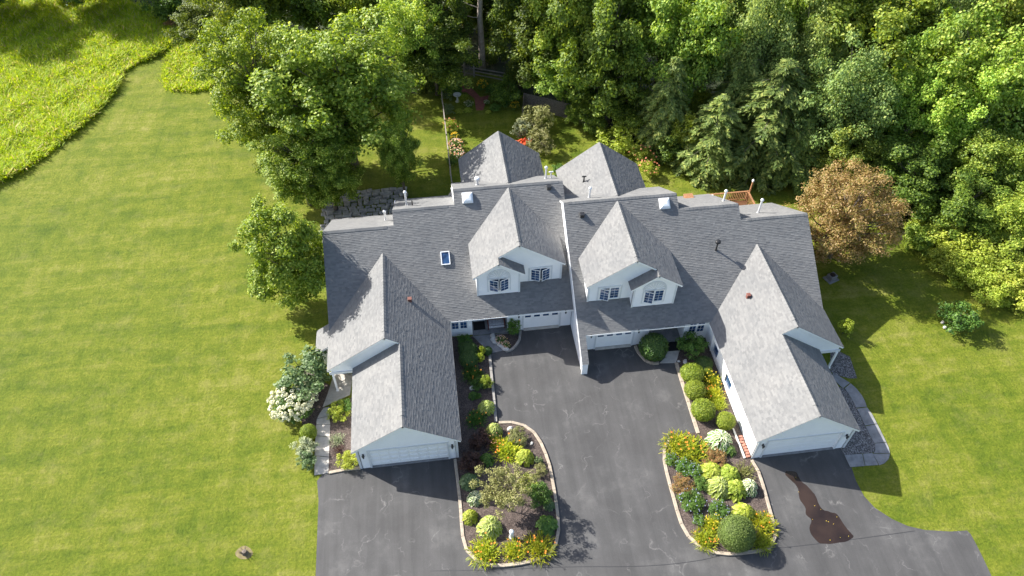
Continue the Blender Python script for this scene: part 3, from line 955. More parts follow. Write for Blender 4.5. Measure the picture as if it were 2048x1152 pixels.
    h.wall([[(x1, yb0, zm(yb0) - .1), (x1, 36.4, zm(36.4) - .1), (x1, 36.4, 5.5), (x1, yb0, 5.5)]], (-1, 0, 0), .1)
    h.wall([[(x2, 36.4, zm(36.4) - .1), (x2, 39.0, zm(39)), (x2, 39.0, dz(x2)), (x2, 36.4, dz(x2))]], (-1, 0, 0), .1)
    op = ((22, 20), (20, 22)) if not mirror else ((0, 22), (0, 22))
    h.window(3.05 + dd, 4.48 + dd, 3.76, 4.93, yb0, op[0])
    h.window(6.17 + dd, 7.6 + dd, 3.85, 5.0, 36.4, op[1])
    h.casing(6.1 + dd, 7.67 + dd, 3.75, 5.07, 36.4, .11)
    for xa, xc, yc in ((x0 - .02, x0 + .12, yb0), (x1 - .12, x1 + .02, yb0), (x2 - .13, x2 + .02, 36.4)):
        h.put(MB().box(xa, xc, yc - .025, yc, zm(yc) - .05, 5.3), 'corner_board', 'trim_grey')
    # half-round fan above the arched window
    cx, cz, R1, R2 = 3.765 + dd, 5.05, .86, .74
    arc = [(cx + R1 * math.cos(t), yb0, cz + R1 * math.sin(t)) for t in np.linspace(0, math.pi, 19)]
    inn = [(cx + R2 * math.cos(t), yb0, cz + R2 * math.sin(t)) for t in np.linspace(math.pi, 0, 19)]
    ar = h.put(MB().slab([arc + inn], (0, -1, 0), .05), 'arch_trim', 'trim_grey')
    fan = MB().slab([[(x, y - .003, z) for x, y, z in inn]], (0, -1, 0), .012)
    h.put(fan, 'fan_panel', 'trim_grey', ar)
    for t in np.linspace(.18, math.pi - .18, 9):
        h.put(MB().bar((cx + .16 * math.cos(t), yb0 - .02, cz + .16 * math.sin(t)), (cx + .7 * math.cos(t), yb0 - .02, cz + .7 * math.sin(t)), .03, .025, (0, 1, 0)), 'fan_rib', 'trim', ar)
    h.put(MB().box(cx - R1, cx + R1, yb0 - .05, yb0, cz - .08, cz - .002).box(cx - R1, cx - R2, yb0 - .03, yb0, 3.65, cz - .08).box(cx + R2, cx + R1, yb0 - .03, yb0, 3.65, cz - .08), 'casing', 'trim_grey')
    return h

hl = build_house(False, 'grey-shingled white house with tan-walled side porch, left half of the duplex')
hr = build_house(True, 'grey-shingled white house whose tall party wall juts forward, right half of the duplex')
# party wall and its fin, on the right house's edge (world coordinates mapped back to the unit)
lx = 18.74
pw = [(9.6, 32.75, 0), (9.6, 46, 0), (9.6, 46, 5.2), (9.6, 42.6, zm(42.6) - .15), (9.6, 32.75, zm(32.75) - .15)]
hr.wall([pw], (-1, 0, 0), .34, 'party_wall')
hr.put(MB().box(9.24, 9.66, 32.68, 32.75, 0, zm(32.7) - .14), 'fin_end', 'trim')
hr.put(MB().slab([[(9.71, 32.6, zm(32.6) - .2), (9.71, 42.6, zm(42.6) - .2), (9.71, 42.6, zm(42.6) + .02), (9.71, 32.6, zm(32.6) + .02)]], (-1, 0, 0), .03), 'rake_board', 'trim')
hl.wall([[(9.3, 40.5, 5.5), (9.3, 46.2, 5.3), (9.3, 42.6, zm(42.6) - .1)]], (1, 0, 0), .1, 'gable_wall')

# roof fittings (local unit coordinates)
def zl(x): return 7.42 - .75 * abs(x - 5.38)
def fit(h, pts):
    for kind, x, y, z, *a in pts:
        if kind == 'pipe': h.pipe(x, y, z, *a)
        elif kind == 'box': h.boxvent(x, y, z, *a)
def dome(h, x, y):
    z = zm(y)
    o = h.put(MB().box(-.4, .4, -.42, .42, 0, .12), 'skylight_dome', 'metal_white', bevel=.02)
    d = []
    for k, (r, hh) in enumerate(((.36, .12), (.33, .2), (.24, .26), (.1, .285))):
        d.append((r, hh))
    mb = MB()
    vs = []
    for r, hh in d:
        vs += [(-r, -r, hh), (r, -r, hh), (r, r, hh), (-r, r, hh)]
    fs = [(i * 4 + k, i * 4 + (k + 1) % 4, i * 4 + 4 + (k + 1) % 4, i * 4 + 4 + k) for i in range(3) for k in range(4)] + [(12, 13, 14, 15)]
    mb.add(vs, fs)
    p = h.put(mb, 'dome', 'dome_white', o)
    # lay the box (built at the unit origin) on the slope
    base = h.w(0, 0, 0)
    for ob in (o, p):
        pass
    rot = Matrix.Rotation(math.atan(K), 4, 'X')
    tgt = h.w(x, y, z) - h.root.location
    org = h.w(0, 0, 0) - h.root.location
    mm = Matrix.Translation(tgt) @ rot @ Matrix.Translation(-org)
    for ob in (o, p):
        ob.data.transform(mm)
    return o
def skylight(h, x, y):
    z = zm(y)
    o = h.put(MB().box(-.33, -.27, -.5, .5, 0, .13).box(.27, .33, -.5, .5, 0, .13).box(-.27, .27, -.5, -.44, 0, .13).box(-.27, .27, .44, .5, 0, .13), 'skylight', 'trim')
    p = h.put(MB().box(-.27, .27, -.44, .44, .06, .09), 'pane', 'glass', o)
    mm = Matrix.Translation(h.w(x, y, z) - h.root.location) @ Matrix.Rotation(math.atan(K), 4, 'X') @ Matrix.Translation(-(h.w(0, 0, 0) - h.root.location))
    for ob in (o, p): ob.data.transform(mm)
fit(hl, [('pipe', -2.5, 43.34, 6.01, 1.2), ('pipe', -4.25, 43.21, 4.76, .8), ('pipe', 3.05, 43.93, 6.95, .55, .1, 'hat'), ('pipe', 8.48, 44.36, 6.67, 1.0),
         ('pipe', 8.9, 44.45, 6.61, .6, .05, 'tee'), ('pipe', -2.04, 42.97, 6.26, .5, .045, None, 'metal_black'),
         ('box', 8.34, 42.18, zm(42.18), 'metal_black'), ('box', -2.71, 35.12, 4.2, 'vent_brown', .24, .3)])
fit(hr, [('pipe', 7.41, 43.86, 7.0, .8), ('box', 8.41, 41.68, zm(41.68), 'metal_black'), ('pipe', -1.26, 38.82, 5.32, .75, .06, 'hat', 'metal_black'),
         ('pipe', -3.05, 43.1, 6.17, .9), ('pipe', -5.76, 42.31, 5.36, 1.2), ('box', -2.66, 34.99, 4.16, 'vent_brown', .24, .3),
         ('pipe', 7.18, 46.84, 6.07, .5, .06, 'tee', 'metal_black'), ('box', -1.39, 45.7, 4.4, 'wood_deck', .7, .18)])
dome(hl, 2.14, 41.97)
dome(hr, 2.14, 42.0)
skylight(hl, .08, 38.3)
# white utility box on the right house's outer wall
hr.put(MB().box(-9.1, -8.4, 34.6, 35.5, .6, 1.75), 'utility_box', 'plastic_white', bevel=.08)

# ------------------------------------------------------------------ porch and garden things
def bench():
    r = empty('bench', (3.45, 35.35, .1), 0)
    tag(r, 'dark red wooden bench with grey patterned cushion on the left porch', 'bench')
    w = .62
    for sx in (-w, w):
        MB().bar((sx, -.28, 0), (sx, -.28, .62), .06, .06).build('leg', 'wood_bench', r)
        MB().bar((sx, .28, 0), (sx, .34, .98), .06, .06).build('leg', 'wood_bench', r)
        MB().bar((sx, -.34, .62), (sx, .32, .64), .07, .04).build('armrest', 'wood_bench', r)
    for k in range(5):
        MB().box(-w, w, -.28 + k * .115, -.18 + k * .115, .4, .43).build('seat_slat', 'wood_bench', r)
    MB().bar((-w, .34, .95), (w, .34, .95), .05, .1).build('top_rail', 'wood_bench', r)
    MB().bar((-w, .3, .5), (w, .3, .5), .04, .07).build('back_rail', 'wood_bench', r)
    for k in range(9):
        x = -w + .1 + k * (2 * w - .2) / 8
        MB().bar((x, .3, .5), (x, .33, .92), .07, .02).build('back_slat', 'wood_bench', r)
    MB().box(-w + .03, w - .03, -.26, .26, .43, .53).build('cushion', 'cushion', r, bevel=.04)
    MB().box(-w + .03, w - .03, -.42, -.27, .3, .5).build('cushion', 'cushion', r, bevel=.04)
bench()
def mat_(x0, x1, y0, y1, z, label):
    o = MB().box(-(x1 - x0) / 2, (x1 - x0) / 2, -(y1 - y0) / 2, (y1 - y0) / 2, 0, .025).build('doormat', 'mat_dark', None, bevel=.006)
    o.location = ((x0 + x1) / 2, (y0 + y1) / 2, z)
    tag(o, label, 'doormat')
mat_(1.72, 2.6, 35.15, 35.95, .101, 'black doormat on the left porch beside the bench')
mat_(15.85, 16.8, 31.4, 32.25, .053, 'long black doormat on the right entry walk beside the big round yew')

def bollard():
    x, y = (2.51,18.72)
    r = empty('bollard_light', (x, y, .07))
    tag(r, 'pale cylindrical bollard light standing in mulch of left island', 'bollard light')
    MB().lathe([(.15, 0), (.15, .05), (.12, .06), (.12, .62)], n=14).build('post', 'trim_grey', r, smooth=False)
    MB().lathe([(.11, .62), (.11, .74)], n=14).build('lens', 'plastic_white', r)
    MB().lathe([(.15, .74), (.15, .8), (.1, .88), (.01, .9)], n=14).build('cap', 'trim_grey', r)
bollard()

def brick_row():
    r = empty('brick_edging', (18.2, 25, 0))
    tag(r, 'row of red bricks on pale edging along the white right garage wall', 'brick edging')
    a, b = Vector((*(18.79,23.82), 0)), Vector((*(18.82,22.1), 0))
    d = (b - a); L = d.length; d.normalize(); s = Vector((-d.y, d.x, 0))
    me = MB().box(-.085, .085, -.13, .13, 0, .09).mesh('brick', .01)
    n = 8
    for i in range(n):
        o = link('brick', me, 'brick', r)
        o.location = a + d * (L * (i + .5) / n) + s * random.uniform(-.03, .03) + Vector((0, 0, .07)) - r.location
        o.rotation_euler = (random.uniform(-.05, .05), random.uniform(-.08, .08), math.atan2(d.y, d.x) + random.uniform(-.25, .25) + math.pi / 2 * 0)
    e = MB().bar(a - s * -.0 + d * -.6 + Vector((-.28, 0, .1)) - r.location, b + Vector((-.28, 0, .1)) - r.location, .12, .1)
    e.build('edging_strip', 'stone_pale', r)
brick_row()

def stone_mesh(r, seed, flat=.6):
    rg = random.Random(seed)
    bm = bmesh.new()
    bmesh.ops.create_icosphere(bm, subdivisions=2, radius=r)
    for v in bm.verts:
        k = 1 + rg.uniform(-.16, .16)
        v.co = Vector((v.co.x * k * 1.15, v.co.y * k * .9, v.co.z * k * flat))
    me = bpy.data.meshes.new('stone')
    bm.to_mesh(me); bm.free()
    return me
SM = [stone_mesh(.2, i) for i in range(4)]
for m_ in SM: m_.materials.append(M['stone_pale'])
def stone(x, y, s, label, group=None, i=0):
    o = link('garden_stone', SM[i % 4])
    o.location = (x, y, .06 + .05 * s)
    o.scale = (s, s, s)
    o.rotation_euler = (0, 0, random.uniform(0, 6))
    tag(o, label, 'stone', group)
ring = chaikin([(3.07,34.52),(3.13,34.03),(3.39,33.66),(3.66,33.34),(3.93,33.07)], 1, False)
for i, (x, y) in enumerate(ring):
    stone(x, y, random.uniform(.7, 1.15), 'pale rounded stone in the ring edging the flower bed by the left porch', 'stones edging the left porch flower bed', i)
for i, (p, s, l) in enumerate((((3.37,26.29), .9, 'single white stone at the head of the left island bed'), ((4.67,25), .6, 'small pink-white stone inside the upper right kerb of the left island'),
        ((1.13,29.92), 1.0, 'white stone between the hostas beside the left garage'), ((16.86,30.28), .9, 'white stone in dark mulch below the right entry shrub'), ((16.4,30.39), .5, 'tiny white stone at the top of the right bed kerb'),
        ((37.6,31.44), .7, 'white stone left of the round lawn shrub, uppermost of three'), ((37.53,30.95), .7, 'white stone left of the round lawn shrub, middle of three'), ((37.75,30.68), .8, 'white stone left of the round lawn shrub, lowest of three'))):
    stone(p[0], p[1], s, l, None, i)

# ------------------------------------------------------------------ fences
def rail_fence(name, pts, label, rails=(.35, .75, 1.12), post_h=1.3, gap=2.4, skip=()):
    r = empty(name, (pts[0][0], pts[0][1], 0))
    tag(r, label, 'fence')
    P_ = [Vector((x - pts[0][0], y - pts[0][1], 0)) for x, y in pts]
    for a, b in zip(P_, P_[1:]):
        n = max(1, round((b - a).length / gap))
        for i in range(n + 1):
            p = a.lerp(b, i / n)
            if i < n or b is P_[-1]:
                hh = post_h + random.uniform(-.06, .06)
                MB().bar(p, p + Vector((0, 0, hh)), .12, .12).build('post', 'wood_grey', r, bevel=.015)
            if i < n:
                q = a.lerp(b, (i + 1) / n)
                for z in rails:
                    MB().bar(p + Vector((0, 0, z + random.uniform(-.04, .04))), q + Vector((0, 0, z + random.uniform(-.04, .04))), .07, .1).build('rail', 'wood_grey', r)
    return r
rail_fence('rail_fence', [(1.3, 51.5), (1.3, 70.2)], 'grey split rail fence running from the left house to the woods')
rail_fence('rail_fence', [(-4.49,74.26), (3.96,70.59)], 'weathered split rail fence under the trees left of the garden gate')
rail_fence('rail_fence', [(5.05,70.06), (8.28,68.49)], 'weathered split rail fence right of the garden gate')
def gate():
    a, b = Vector((*(4,70.48), 0)), Vector((*(4.99,70.01), 0))
    r = empty('garden_gate', a)
    tag(r, 'rustic picket gate of thin branches between the split rail fences', 'gate')
    d = b - a
    for k in range(2):
        MB().bar(d * k, d * k + Vector((0, 0, 1.6)), .12, .12).build('post', 'wood_grey', r)
    for z in (.35, 1.05):
        MB().bar(Vector((0, 0, z)), d + Vector((0, 0, z)), .06, .07).build('rail', 'wood_grey', r)
    for i in range(1, 10):
        p = d * (i / 10)
        MB().bar(p + Vector((0, -.05, .1)), p + Vector((random.uniform(-.03, .03), -.05, 1.3 + random.uniform(-.12, .15))), .045, .035).build('picket', 'wood_grey', r)
gate()
def privacy():
    pts = [(9.51,63.7), (12.04,62.32), (14.58,60.71), (17.04,59.05)]
    r = empty('board_fence', (*pts[0], 0))
    tag(r, 'weathered grey board fence half hidden by hanging foliage behind the garden', 'fence')
    me = MB().box(-.068, .068, -.011, .011, .05, 1.8).mesh('board', .004)
    o = Vector((*pts[0], 0))
    for a, b in zip(pts, pts[1:]):
        a, b = Vector((*a, 0)) - o, Vector((*b, 0)) - o
        d = b - a
        n = int(d.length / .145)
        an = math.atan2(d.y, d.x)
        for i in range(n):
            k = link('board', me, 'wood_board', r)
            k.location = a + d * ((i + .5) / n) + Vector((0, 0, random.uniform(-.04, .03)))
            k.rotation_euler = (0, 0, an + random.uniform(-.02, .02))
        for z in (.4, 1.4):
            MB().bar(a + Vector((0, .05, z)), b + Vector((0, .05, z)), .04, .09).build('rail', 'wood_board', r)
    # short return towards the house
    e = Vector((*(9.08,61.39), 0)) - o
    n = 11
    for i in range(n):
        k = link('board', me, 'wood_board', r)
        k.location = e * ((i + .5) / n)
        k.rotation_euler = (0, 0, math.atan2(e.y, e.x))
    MB().bar(e, e + Vector((0, 0, 1.7)), .13, .13).build('post', 'wood_board', r)
privacy()
# ------------------------------------------------------------------ back garden things
def birdbath():
    x, y = (2.87,65.69)
    r = empty('bird_bath', (x, y, 0))
    tag(r, 'pale stone bird bath in the back garden by the rail fence', 'bird bath')
    MB().lathe([(.22, 0), (.22, .06), (.1, .14), (.08, .6), (.12, .7)], n=12).build('pedestal', 'stone_pale', r)
    MB().lathe([(.12, .68), (.4, .8), (.42, .86), (.36, .86), (.1, .78)], n=14).build('basin', 'stone_pale', r)
birdbath()
def adirondack(x, y, rz, label):
    r = empty('garden_chair', (x, y, 0), rz)
    tag(r, label, 'chair', None)
    for sx in (-.3, .3):
        MB().bar((sx, -.3, 0), (sx, -.3, .55), .06, .1).build('leg', 'plastic_red', r)
        MB().bar((sx, -.35, .36), (sx, .5, .08), .04, .1).build('leg', 'plastic_red', r)
        MB().bar((sx * 1.15, -.38, .57), (sx * 1.15, .38, .57), .13, .03).build('armrest', 'plastic_red', r)
    for k in range(5):
        t = k / 4
        MB().bar((-.28, -.3 + .5 * t, .38 - .13 * t), (.28, -.3 + .5 * t, .38 - .13 * t), .1, .02).build('seat_slat', 'plastic_red', r)
    for k in range(5):
        x_ = -.24 + .12 * k
        MB().bar((x_, .22, .25), (x_ * 1.15, .52, 1.0 - abs(k - 2) * .05), .1, .02, (0, 1, 0)).build('back_slat', 'plastic_red', r)
p1 = (8.42,57.3); p2 = (9.05,57.62)
adirondack(p1[0], p1[1], 2.2, 'red-orange garden chair nearer the left sunroom roof')
adirondack(p2[0], p2[1], 2.6, 'red-orange garden chair beside the white pot')
p3 = (9.37,57.79)
o = MB().lathe([(.14, 0), (.22, .45), (.24, .5), (.2, .5), (.18, .42)], n=12).build('planter_pot', 'plastic_white')
o.location = (p3[0], p3[1], 0)
tag(o, 'tall white pot standing beside the red garden chairs', 'pot')
def umbrella():
    x, y = 1.75, 48.6
    r = empty('patio_umbrella', (x, y, 0))
    tag(r, 'beige patio umbrella tucked beside the left sunroom roof', 'umbrella')
    MB().tube([(0, 0, 0), (0, 0, 2.3)], .025, 8).build('pole', 'metal_black', r)
    MB().lathe([(.3, 0), (.3, .06), (.05, .12)], n=12).build('base', 'metal_black', r)
    for k in range(6):
        a0, a1 = k * math.pi / 3, (k + 1) * math.pi / 3
        MB().add([(0, 0, 2.35), (1.05 * math.cos(a0), 1.05 * math.sin(a0), 1.95), (1.05 * math.cos(a1), 1.05 * math.sin(a1), 1.95)], [(0, 1, 2)]).build('canopy_panel', 'fabric_tan', r)
umbrella()
def deck():
    # small wooden deck with railing behind the right house
    x0, x1, y0, y1, z = 23.2, 26.9, 44.0, 46.35, .75
    r = empty('deck', ((x0 + x1) / 2, y0, 0))
    tag(r, 'orange-brown wooden deck with slatted railing behind the right house', 'deck')
    ox, oy = (x0 + x1) / 2, y0
    n = 22
    for i in range(n):
        ya = y0 + (y1 - y0) * i / n
        MB().box(x0 - ox, x1 - ox, ya - oy, ya + (y1 - y0) / n - .012 - oy, z - .04, z).build('deck_board', 'wood_deck', r)
    def rail(a, b):
        a, b = Vector(a), Vector(b)
        MB().bar(a + Vector((0, 0, z + .98)), b + Vector((0, 0, z + .98)), .14, .045).build('top_rail', 'wood_deck', r)
        MB().bar(a + Vector((0, 0, z + .12)), b + Vector((0, 0, z + .12)), .05, .07).build('bottom_rail', 'wood_deck', r)
        n = int((b - a).length / .16)
        me = MB().box(-.022, .022, -.022, .022, z + .12, z + .95).mesh('baluster')
        for i in range(1, n):
            o = link('baluster', me, 'wood_deck', r)
            o.location = a.lerp(b, i / n)
    rail((x0 - ox, y1 - oy, 0), (x1 - ox, y1 - oy, 0))
    rail((x1 - ox, y0 - oy, 0), (x1 - ox, y1 - oy, 0))
    for px, py, hh in ((x0, y1, 1.8), (x1, y1, 1.8), (x1, y0, 1.8)):
        MB().bar((px - ox, py - oy, 0), (px - ox, py - oy, z + hh - .75), .1, .1).build('post', 'wood_deck', r)
    tp = MB().bar((x1 - ox + .12, y1 - oy - .1, 0), (x1 - ox + .12, y1 - oy - .1, 2.9), .1, .1)
    tp.build('lamp_post', 'wood_deck', r)
    MB().lathe([(.09, 0), (.11, .06), (.08, .2), (.01, .26)], (x1 - ox + .12, y1 - oy - .1, 2.9), 8).build('finial', 'trim', r)
deck()
x, y = (30.99,36.92)
r = empty('air_conditioner', (x, y, 0), .35)
tag(r, 'dark grey air conditioner unit on the shaded lawn right of the house', 'air conditioner')
MB().box(-.34, .34, -.27, .27, .05, .5).build('cabinet', 'ac_grey', r, bevel=.03)
MB().lathe([(.22, .5), (.22, .53), (.05, .54)], n=14).build('fan_grille', 'metal_black', r)
MB().box(-.5, .5, -.42, .42, 0, .05).build('pad', 'concrete_grey', r)
x, y = (-13.64,19.8)
r = empty('stump', (x, y, 0))
tag(r, 'small dark stump with sprouting shoots in a bare ring on the left lawn', 'stump')
MB().lathe([(.2, 0), (.16, .12), (.14, .26), (.02, .28)], n=9).build('wood', 'bark', r)
for k in range(14):
    a = random.uniform(0, 6.28)
    MB().tube([(0.08 * math.cos(a), .08 * math.sin(a), .1), (.28 * math.cos(a), .28 * math.sin(a), .35 + random.uniform(0, .2))], [.02, .006], 4).build('shoot', 'bark', r)

# ------------------------------------------------------------------ vegetation builders
def unit(a):
    return a / np.maximum(1e-6, np.linalg.norm(a, axis=-1, keepdims=True))
def leaf_arrays(c, n, L, W, R, along=None, fold=.25):
    """diamond leaves folded along the midrib"""
    k = len(c)
    n = unit(n)
    t = R.normal(size=(k, 3)) if along is None else along + R.normal(size=(k, 3)) * .25
    t = unit(t - (t * n).sum(1, keepdims=True) * n)
    s = np.cross(n, t)
    l = (L * R.uniform(.7, 1.3, k))[:, None] * .5
    w = (W * R.uniform(.7, 1.3, k))[:, None] * .5
    up = n * w * fold
    v = np.stack([c - t * l, c + s * w + up, c + t * l, c - s * w + up], 1)
    return v.reshape(-1, 3)
def leaf_mesh(name, V, mat):
    k = len(V) // 4
    return np_mesh(name, V, [np.arange(k * 4).reshape(k, 4)], [mat])
def sph(R, k):
    return unit(R.normal(size=(k, 3)))
def fib(R, k):
    i = np.arange(k) + .5
    ph = np.arccos(1 - 2 * i / k); th = math.pi * (1 + 5 ** .5) * i + R.uniform(0, 6)
    d = np.stack([np.cos(th) * np.sin(ph), np.sin(th) * np.sin(ph), np.cos(ph)], 1)
    return unit(d + R.normal(size=(k, 3)) * .22)
def cluster_crown(R, rad, rz, zc, ncl, per, L, W, rc=(.2, .34), up=.62, low=.45, flat=.75, irr=.2):
    """leaf clumps spread through an uneven crown volume; returns leaf verts and clump centres"""
    d = fib(R, ncl)
    e = 1 + R.normal(size=ncl) * irr
    fr = np.where(R.random(ncl) < .75, R.uniform(.66, .9, ncl), R.uniform(.2, .6, ncl))
    cc = d * (fr * e)[:, None] * np.array([rad, rad, rz])
    cc[:, 2] = np.where(cc[:, 2] < 0, cc[:, 2] * low * 2, cc[:, 2])
    cc[:, 2] += zc
    cr = R.uniform(rc[0], rc[1], ncl) * rad
    V = []
    for c, r_ in zip(cc, cr):
        k = int(per * (r_ / (rad * sum(rc) / 2)) ** 2 * R.uniform(.75, 1.25))
        dd = sph(R, k)
        # several small tufts inside the clump, so its outline is ragged
        nt_ = 7
        tc = sph(R, nt_) * .55
        j = R.integers(0, nt_, k)
        p = tc[j] + dd * (R.random((k, 1)) ** .4) * .62
        p[:, 2] *= flat
        pts = c + p * r_
        nn = unit(p) * .75 + np.array([0, 0, up]) + R.normal(size=(k, 3)) * .45
        V.append(leaf_arrays(pts, nn, L, W, R))
    return np.concatenate(V), cc
def limbs(R, cc, base_h, r0, lean=(0, 0), every=2, top=None):
    mb = MB()
    zt = float(np.percentile(cc[:, 2], 75)) if top is None else top
    pts = [(lean[0] * t + R.normal() * .06 * (t > 0), lean[1] * t + R.normal() * .06 * (t > 0), zt * t) for t in (0, .15, .35, .55, .8, 1)]
    mb.tube(pts, [r0 * 1.25, r0, r0 * .85, r0 * .65, r0 * .35, r0 * .1], 9)
    for c in cc[::every]:
        t = min(.8, max(.25, (c[2] - np.hypot(c[0], c[1]) * .7) / zt))
        a = Vector((lean[0] * t, lean[1] * t, zt * t))
        b = Vector(c)
        mid = a.lerp(b, .5) + Vector((R.normal() * .2, R.normal() * .2, -.05 * (b - a).length))
        mb.tube([a, mid, b], [r0 * .32, r0 * .2, r0 * .06], 5, cap=False)
    return mb

PROTO = {}
def proto_tree(key, seed, rad, rz, zc, ncl, per, L, W, leaf, bark='bark', r0=.25, **kw):
    R = np.random.default_rng(seed)
    lean = kw.pop('lean', (0, 0))
    V, cc = cluster_crown(R, rad, rz, zc, ncl, per, L, W, **kw)
    V[:, 2] = np.maximum(V[:, 2], .15)
    PROTO[key] = dict(crown=leaf_mesh('crown', V, leaf), trunk=limbs(R, cc, zc, r0, lean).mesh('trunk', smooth=True), rad=rad, zc=zc)
    PROTO[key]['trunk'].materials.append(M[bark])
def proto_hemlock(key, seed, Ht, rad, leaf='leaf_hemlock', tiers=20):
    R = np.random.default_rng(seed)
    V = []
    mb = MB()
    mb.tube([(0, 0, 0), (0, 0, Ht * .5), (0, 0, Ht * .97)], [.2, .13, .02], 8)
    for i in range(tiers):
        t = (i + .5) / tiers
        z = Ht * (.08 + .9 * t)
        rr = rad * (1 - t ** 1.7) ** .8 * R.uniform(.75, 1.12) + .15
        nb = int(7 + 6 * (1 - t))
        for b in range(nb):
            a = 2 * math.pi * (b + R.random()) / nb
            L = rr * R.uniform(.75, 1.12)
            dv = np.array([math.cos(a), math.sin(a), 0])
            sv = np.array([-dv[1], dv[0], 0])
            k = int(55 * L / rad * 2.1) + 12
            s = R.random(k) ** .65
            w = .34 * L * (1.05 - s) + .1
            lat = R.uniform(-1, 1, k) * w
            drop = -.06 * L * s - .34 * L * s ** 2.2 - .12 * np.abs(lat)
            P_ = dv * (s * L)[:, None] + sv * lat[:, None]
            P_[:, 2] += z + drop + R.normal(size=k) * .05
            al = dv[None] + sv[None] * (np.sign(lat) * .8)[:, None]
            al = al + np.array([0, 0, -.35])
            V.append(leaf_arrays(P_, np.array([0, 0, 1.0])[None] + dv[None] * .35 + R.normal(size=(k, 3)) * .25, .42, .15, R, along=al))
            if i % 2 == 0:
                mb.tube([(0, 0, z), tuple(dv * L * .8 + np.array([0, 0, z - .15 * L]))], [.04, .012], 4, cap=False)
    PROTO[key] = dict(crown=leaf_mesh('crown', np.concatenate(V), leaf), trunk=mb.mesh('trunk'), rad=rad, zc=Ht * .45)
    PROTO[key]['trunk'].materials.append(M['bark'])
def place_tree(key, t, label, cat='tree', name='tree', group=None, sz=None, rz=None, base=None):
    """t = (x, y, crown radius, crown centre height)"""
    p = PROTO[key]
    x, y, r, zc = t
    s = r / p['rad']
    z = (zc / p['zc']) if sz is None else sz
    if z > 1.75 * s: z = 1.75 * s
    e = empty(name, (x, y, zc - p['zc'] * z if abs(zc - p['zc'] * z) > 1.2 and False else 0), random.uniform(0, 6.28) if rz is None else rz, (s, s, z))
    tag(e, label, cat, group)
    link('trunk', p['trunk'], None, e)
    link('crown', p['crown'], None, e)
    return e
# prototypes: crown radius / half height / centre height
proto_tree('mapleA', 1, 4.5, 4.6, 7.0, 95, 300, .27, .19, 'leaf_maple')
proto_tree('mapleB', 2, 4.5, 5.2, 7.4, 85, 330, .27, .2, 'leaf_maple', irr=.26)
proto_tree('light', 3, 4.5, 4.8, 7.0, 90, 300, .26, .18, 'leaf_light', irr=.24)
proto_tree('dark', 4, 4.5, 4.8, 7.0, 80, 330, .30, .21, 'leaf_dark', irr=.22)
proto_tree('olive', 5, 4.5, 4.4, 6.8, 110, 250, .24, .17, 'leaf_hemlock', irr=.2)
proto_tree('bigA', 6, 4.5, 5.4, 8.0, 120, 330, .24, .17, 'leaf_big', rc=(.17, .3), irr=.2, r0=.3)
proto_tree('bigB', 8, 4.5, 5.6, 8.0, 140, 320, .22, .155, 'leaf_big', rc=(.16, .28), irr=.2, r0=.3)
proto_tree('small', 9, 3.3, 4.7, 4.6, 110, 270, .2, .145, 'leaf_big', rc=(.18, .3), irr=.14, r0=.16, low=.5)
proto_tree('brown', 10, 4.3, 4.0, 4.4, 210, 165, .17, .1, 'leaf_brown', rc=(.13, .2), irr=.1, r0=.22, low=.48, up=.7)
proto_tree('bushA', 11, 2.0, 1.6, 1.5, 40, 150, .2, .14, 'leaf_maple', rc=(.25, .4), r0=.08, irr=.2)
proto_tree('bushL', 12, 2.0, 1.6, 1.5, 45, 150, .18, .12, 'leaf_lime', rc=(.22, .4), r0=.08, irr=.25)
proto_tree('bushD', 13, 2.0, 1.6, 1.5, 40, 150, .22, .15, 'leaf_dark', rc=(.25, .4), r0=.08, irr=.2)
proto_hemlock('hemA', 14, 11, 3.6)
proto_hemlock('hemB', 15, 9, 2.8, 'leaf_hemlock', 17)
# round garden shrubs
proto_tree('shrub', 16, 1.0, .9, .85, 34, 75, .12, .08, 'leaf_green', rc=(.25, .4), r0=.05, irr=.12)
proto_tree('shrub_blue', 17, 1.0, .95, .95, 36, 80, .13, .085, 'leaf_blue', rc=(.22, .36), r0=.05, irr=.15)
proto_tree('shrub_pale', 18, 1.0, .95, .95, 30, 75, .14, .09, 'leaf_pale', rc=(.24, .38), r0=.05, irr=.16)
proto_tree('shrub_olive', 19, 1.0, .95, .95, 34, 75, .11, .075, 'leaf_olive', rc=(.22, .36), r0=.05, irr=.16)
proto_tree('shrub_lime', 20, 1.0, .9, .85, 34, 70, .12, .08, 'leaf_lime', rc=(.24, .38), r0=.05, irr=.14)
proto_tree('shrub_russet', 21, 1.0, .8, .75, 40, 70, .1, .06, 'leaf_russet', rc=(.2, .32), r0=.04, irr=.12)
proto_tree('shrub_burg', 22, 1.0, .8, .75, 36, 75, .12, .075, 'leaf_burgundy', rc=(.22, .34), r0=.04, irr=.14)
proto_tree('shrub_open', 23, 1.0, .9, 1.1, 30, 55, .1, .065, 'leaf_olive', rc=(.16, .28), r0=.04, irr=.22)

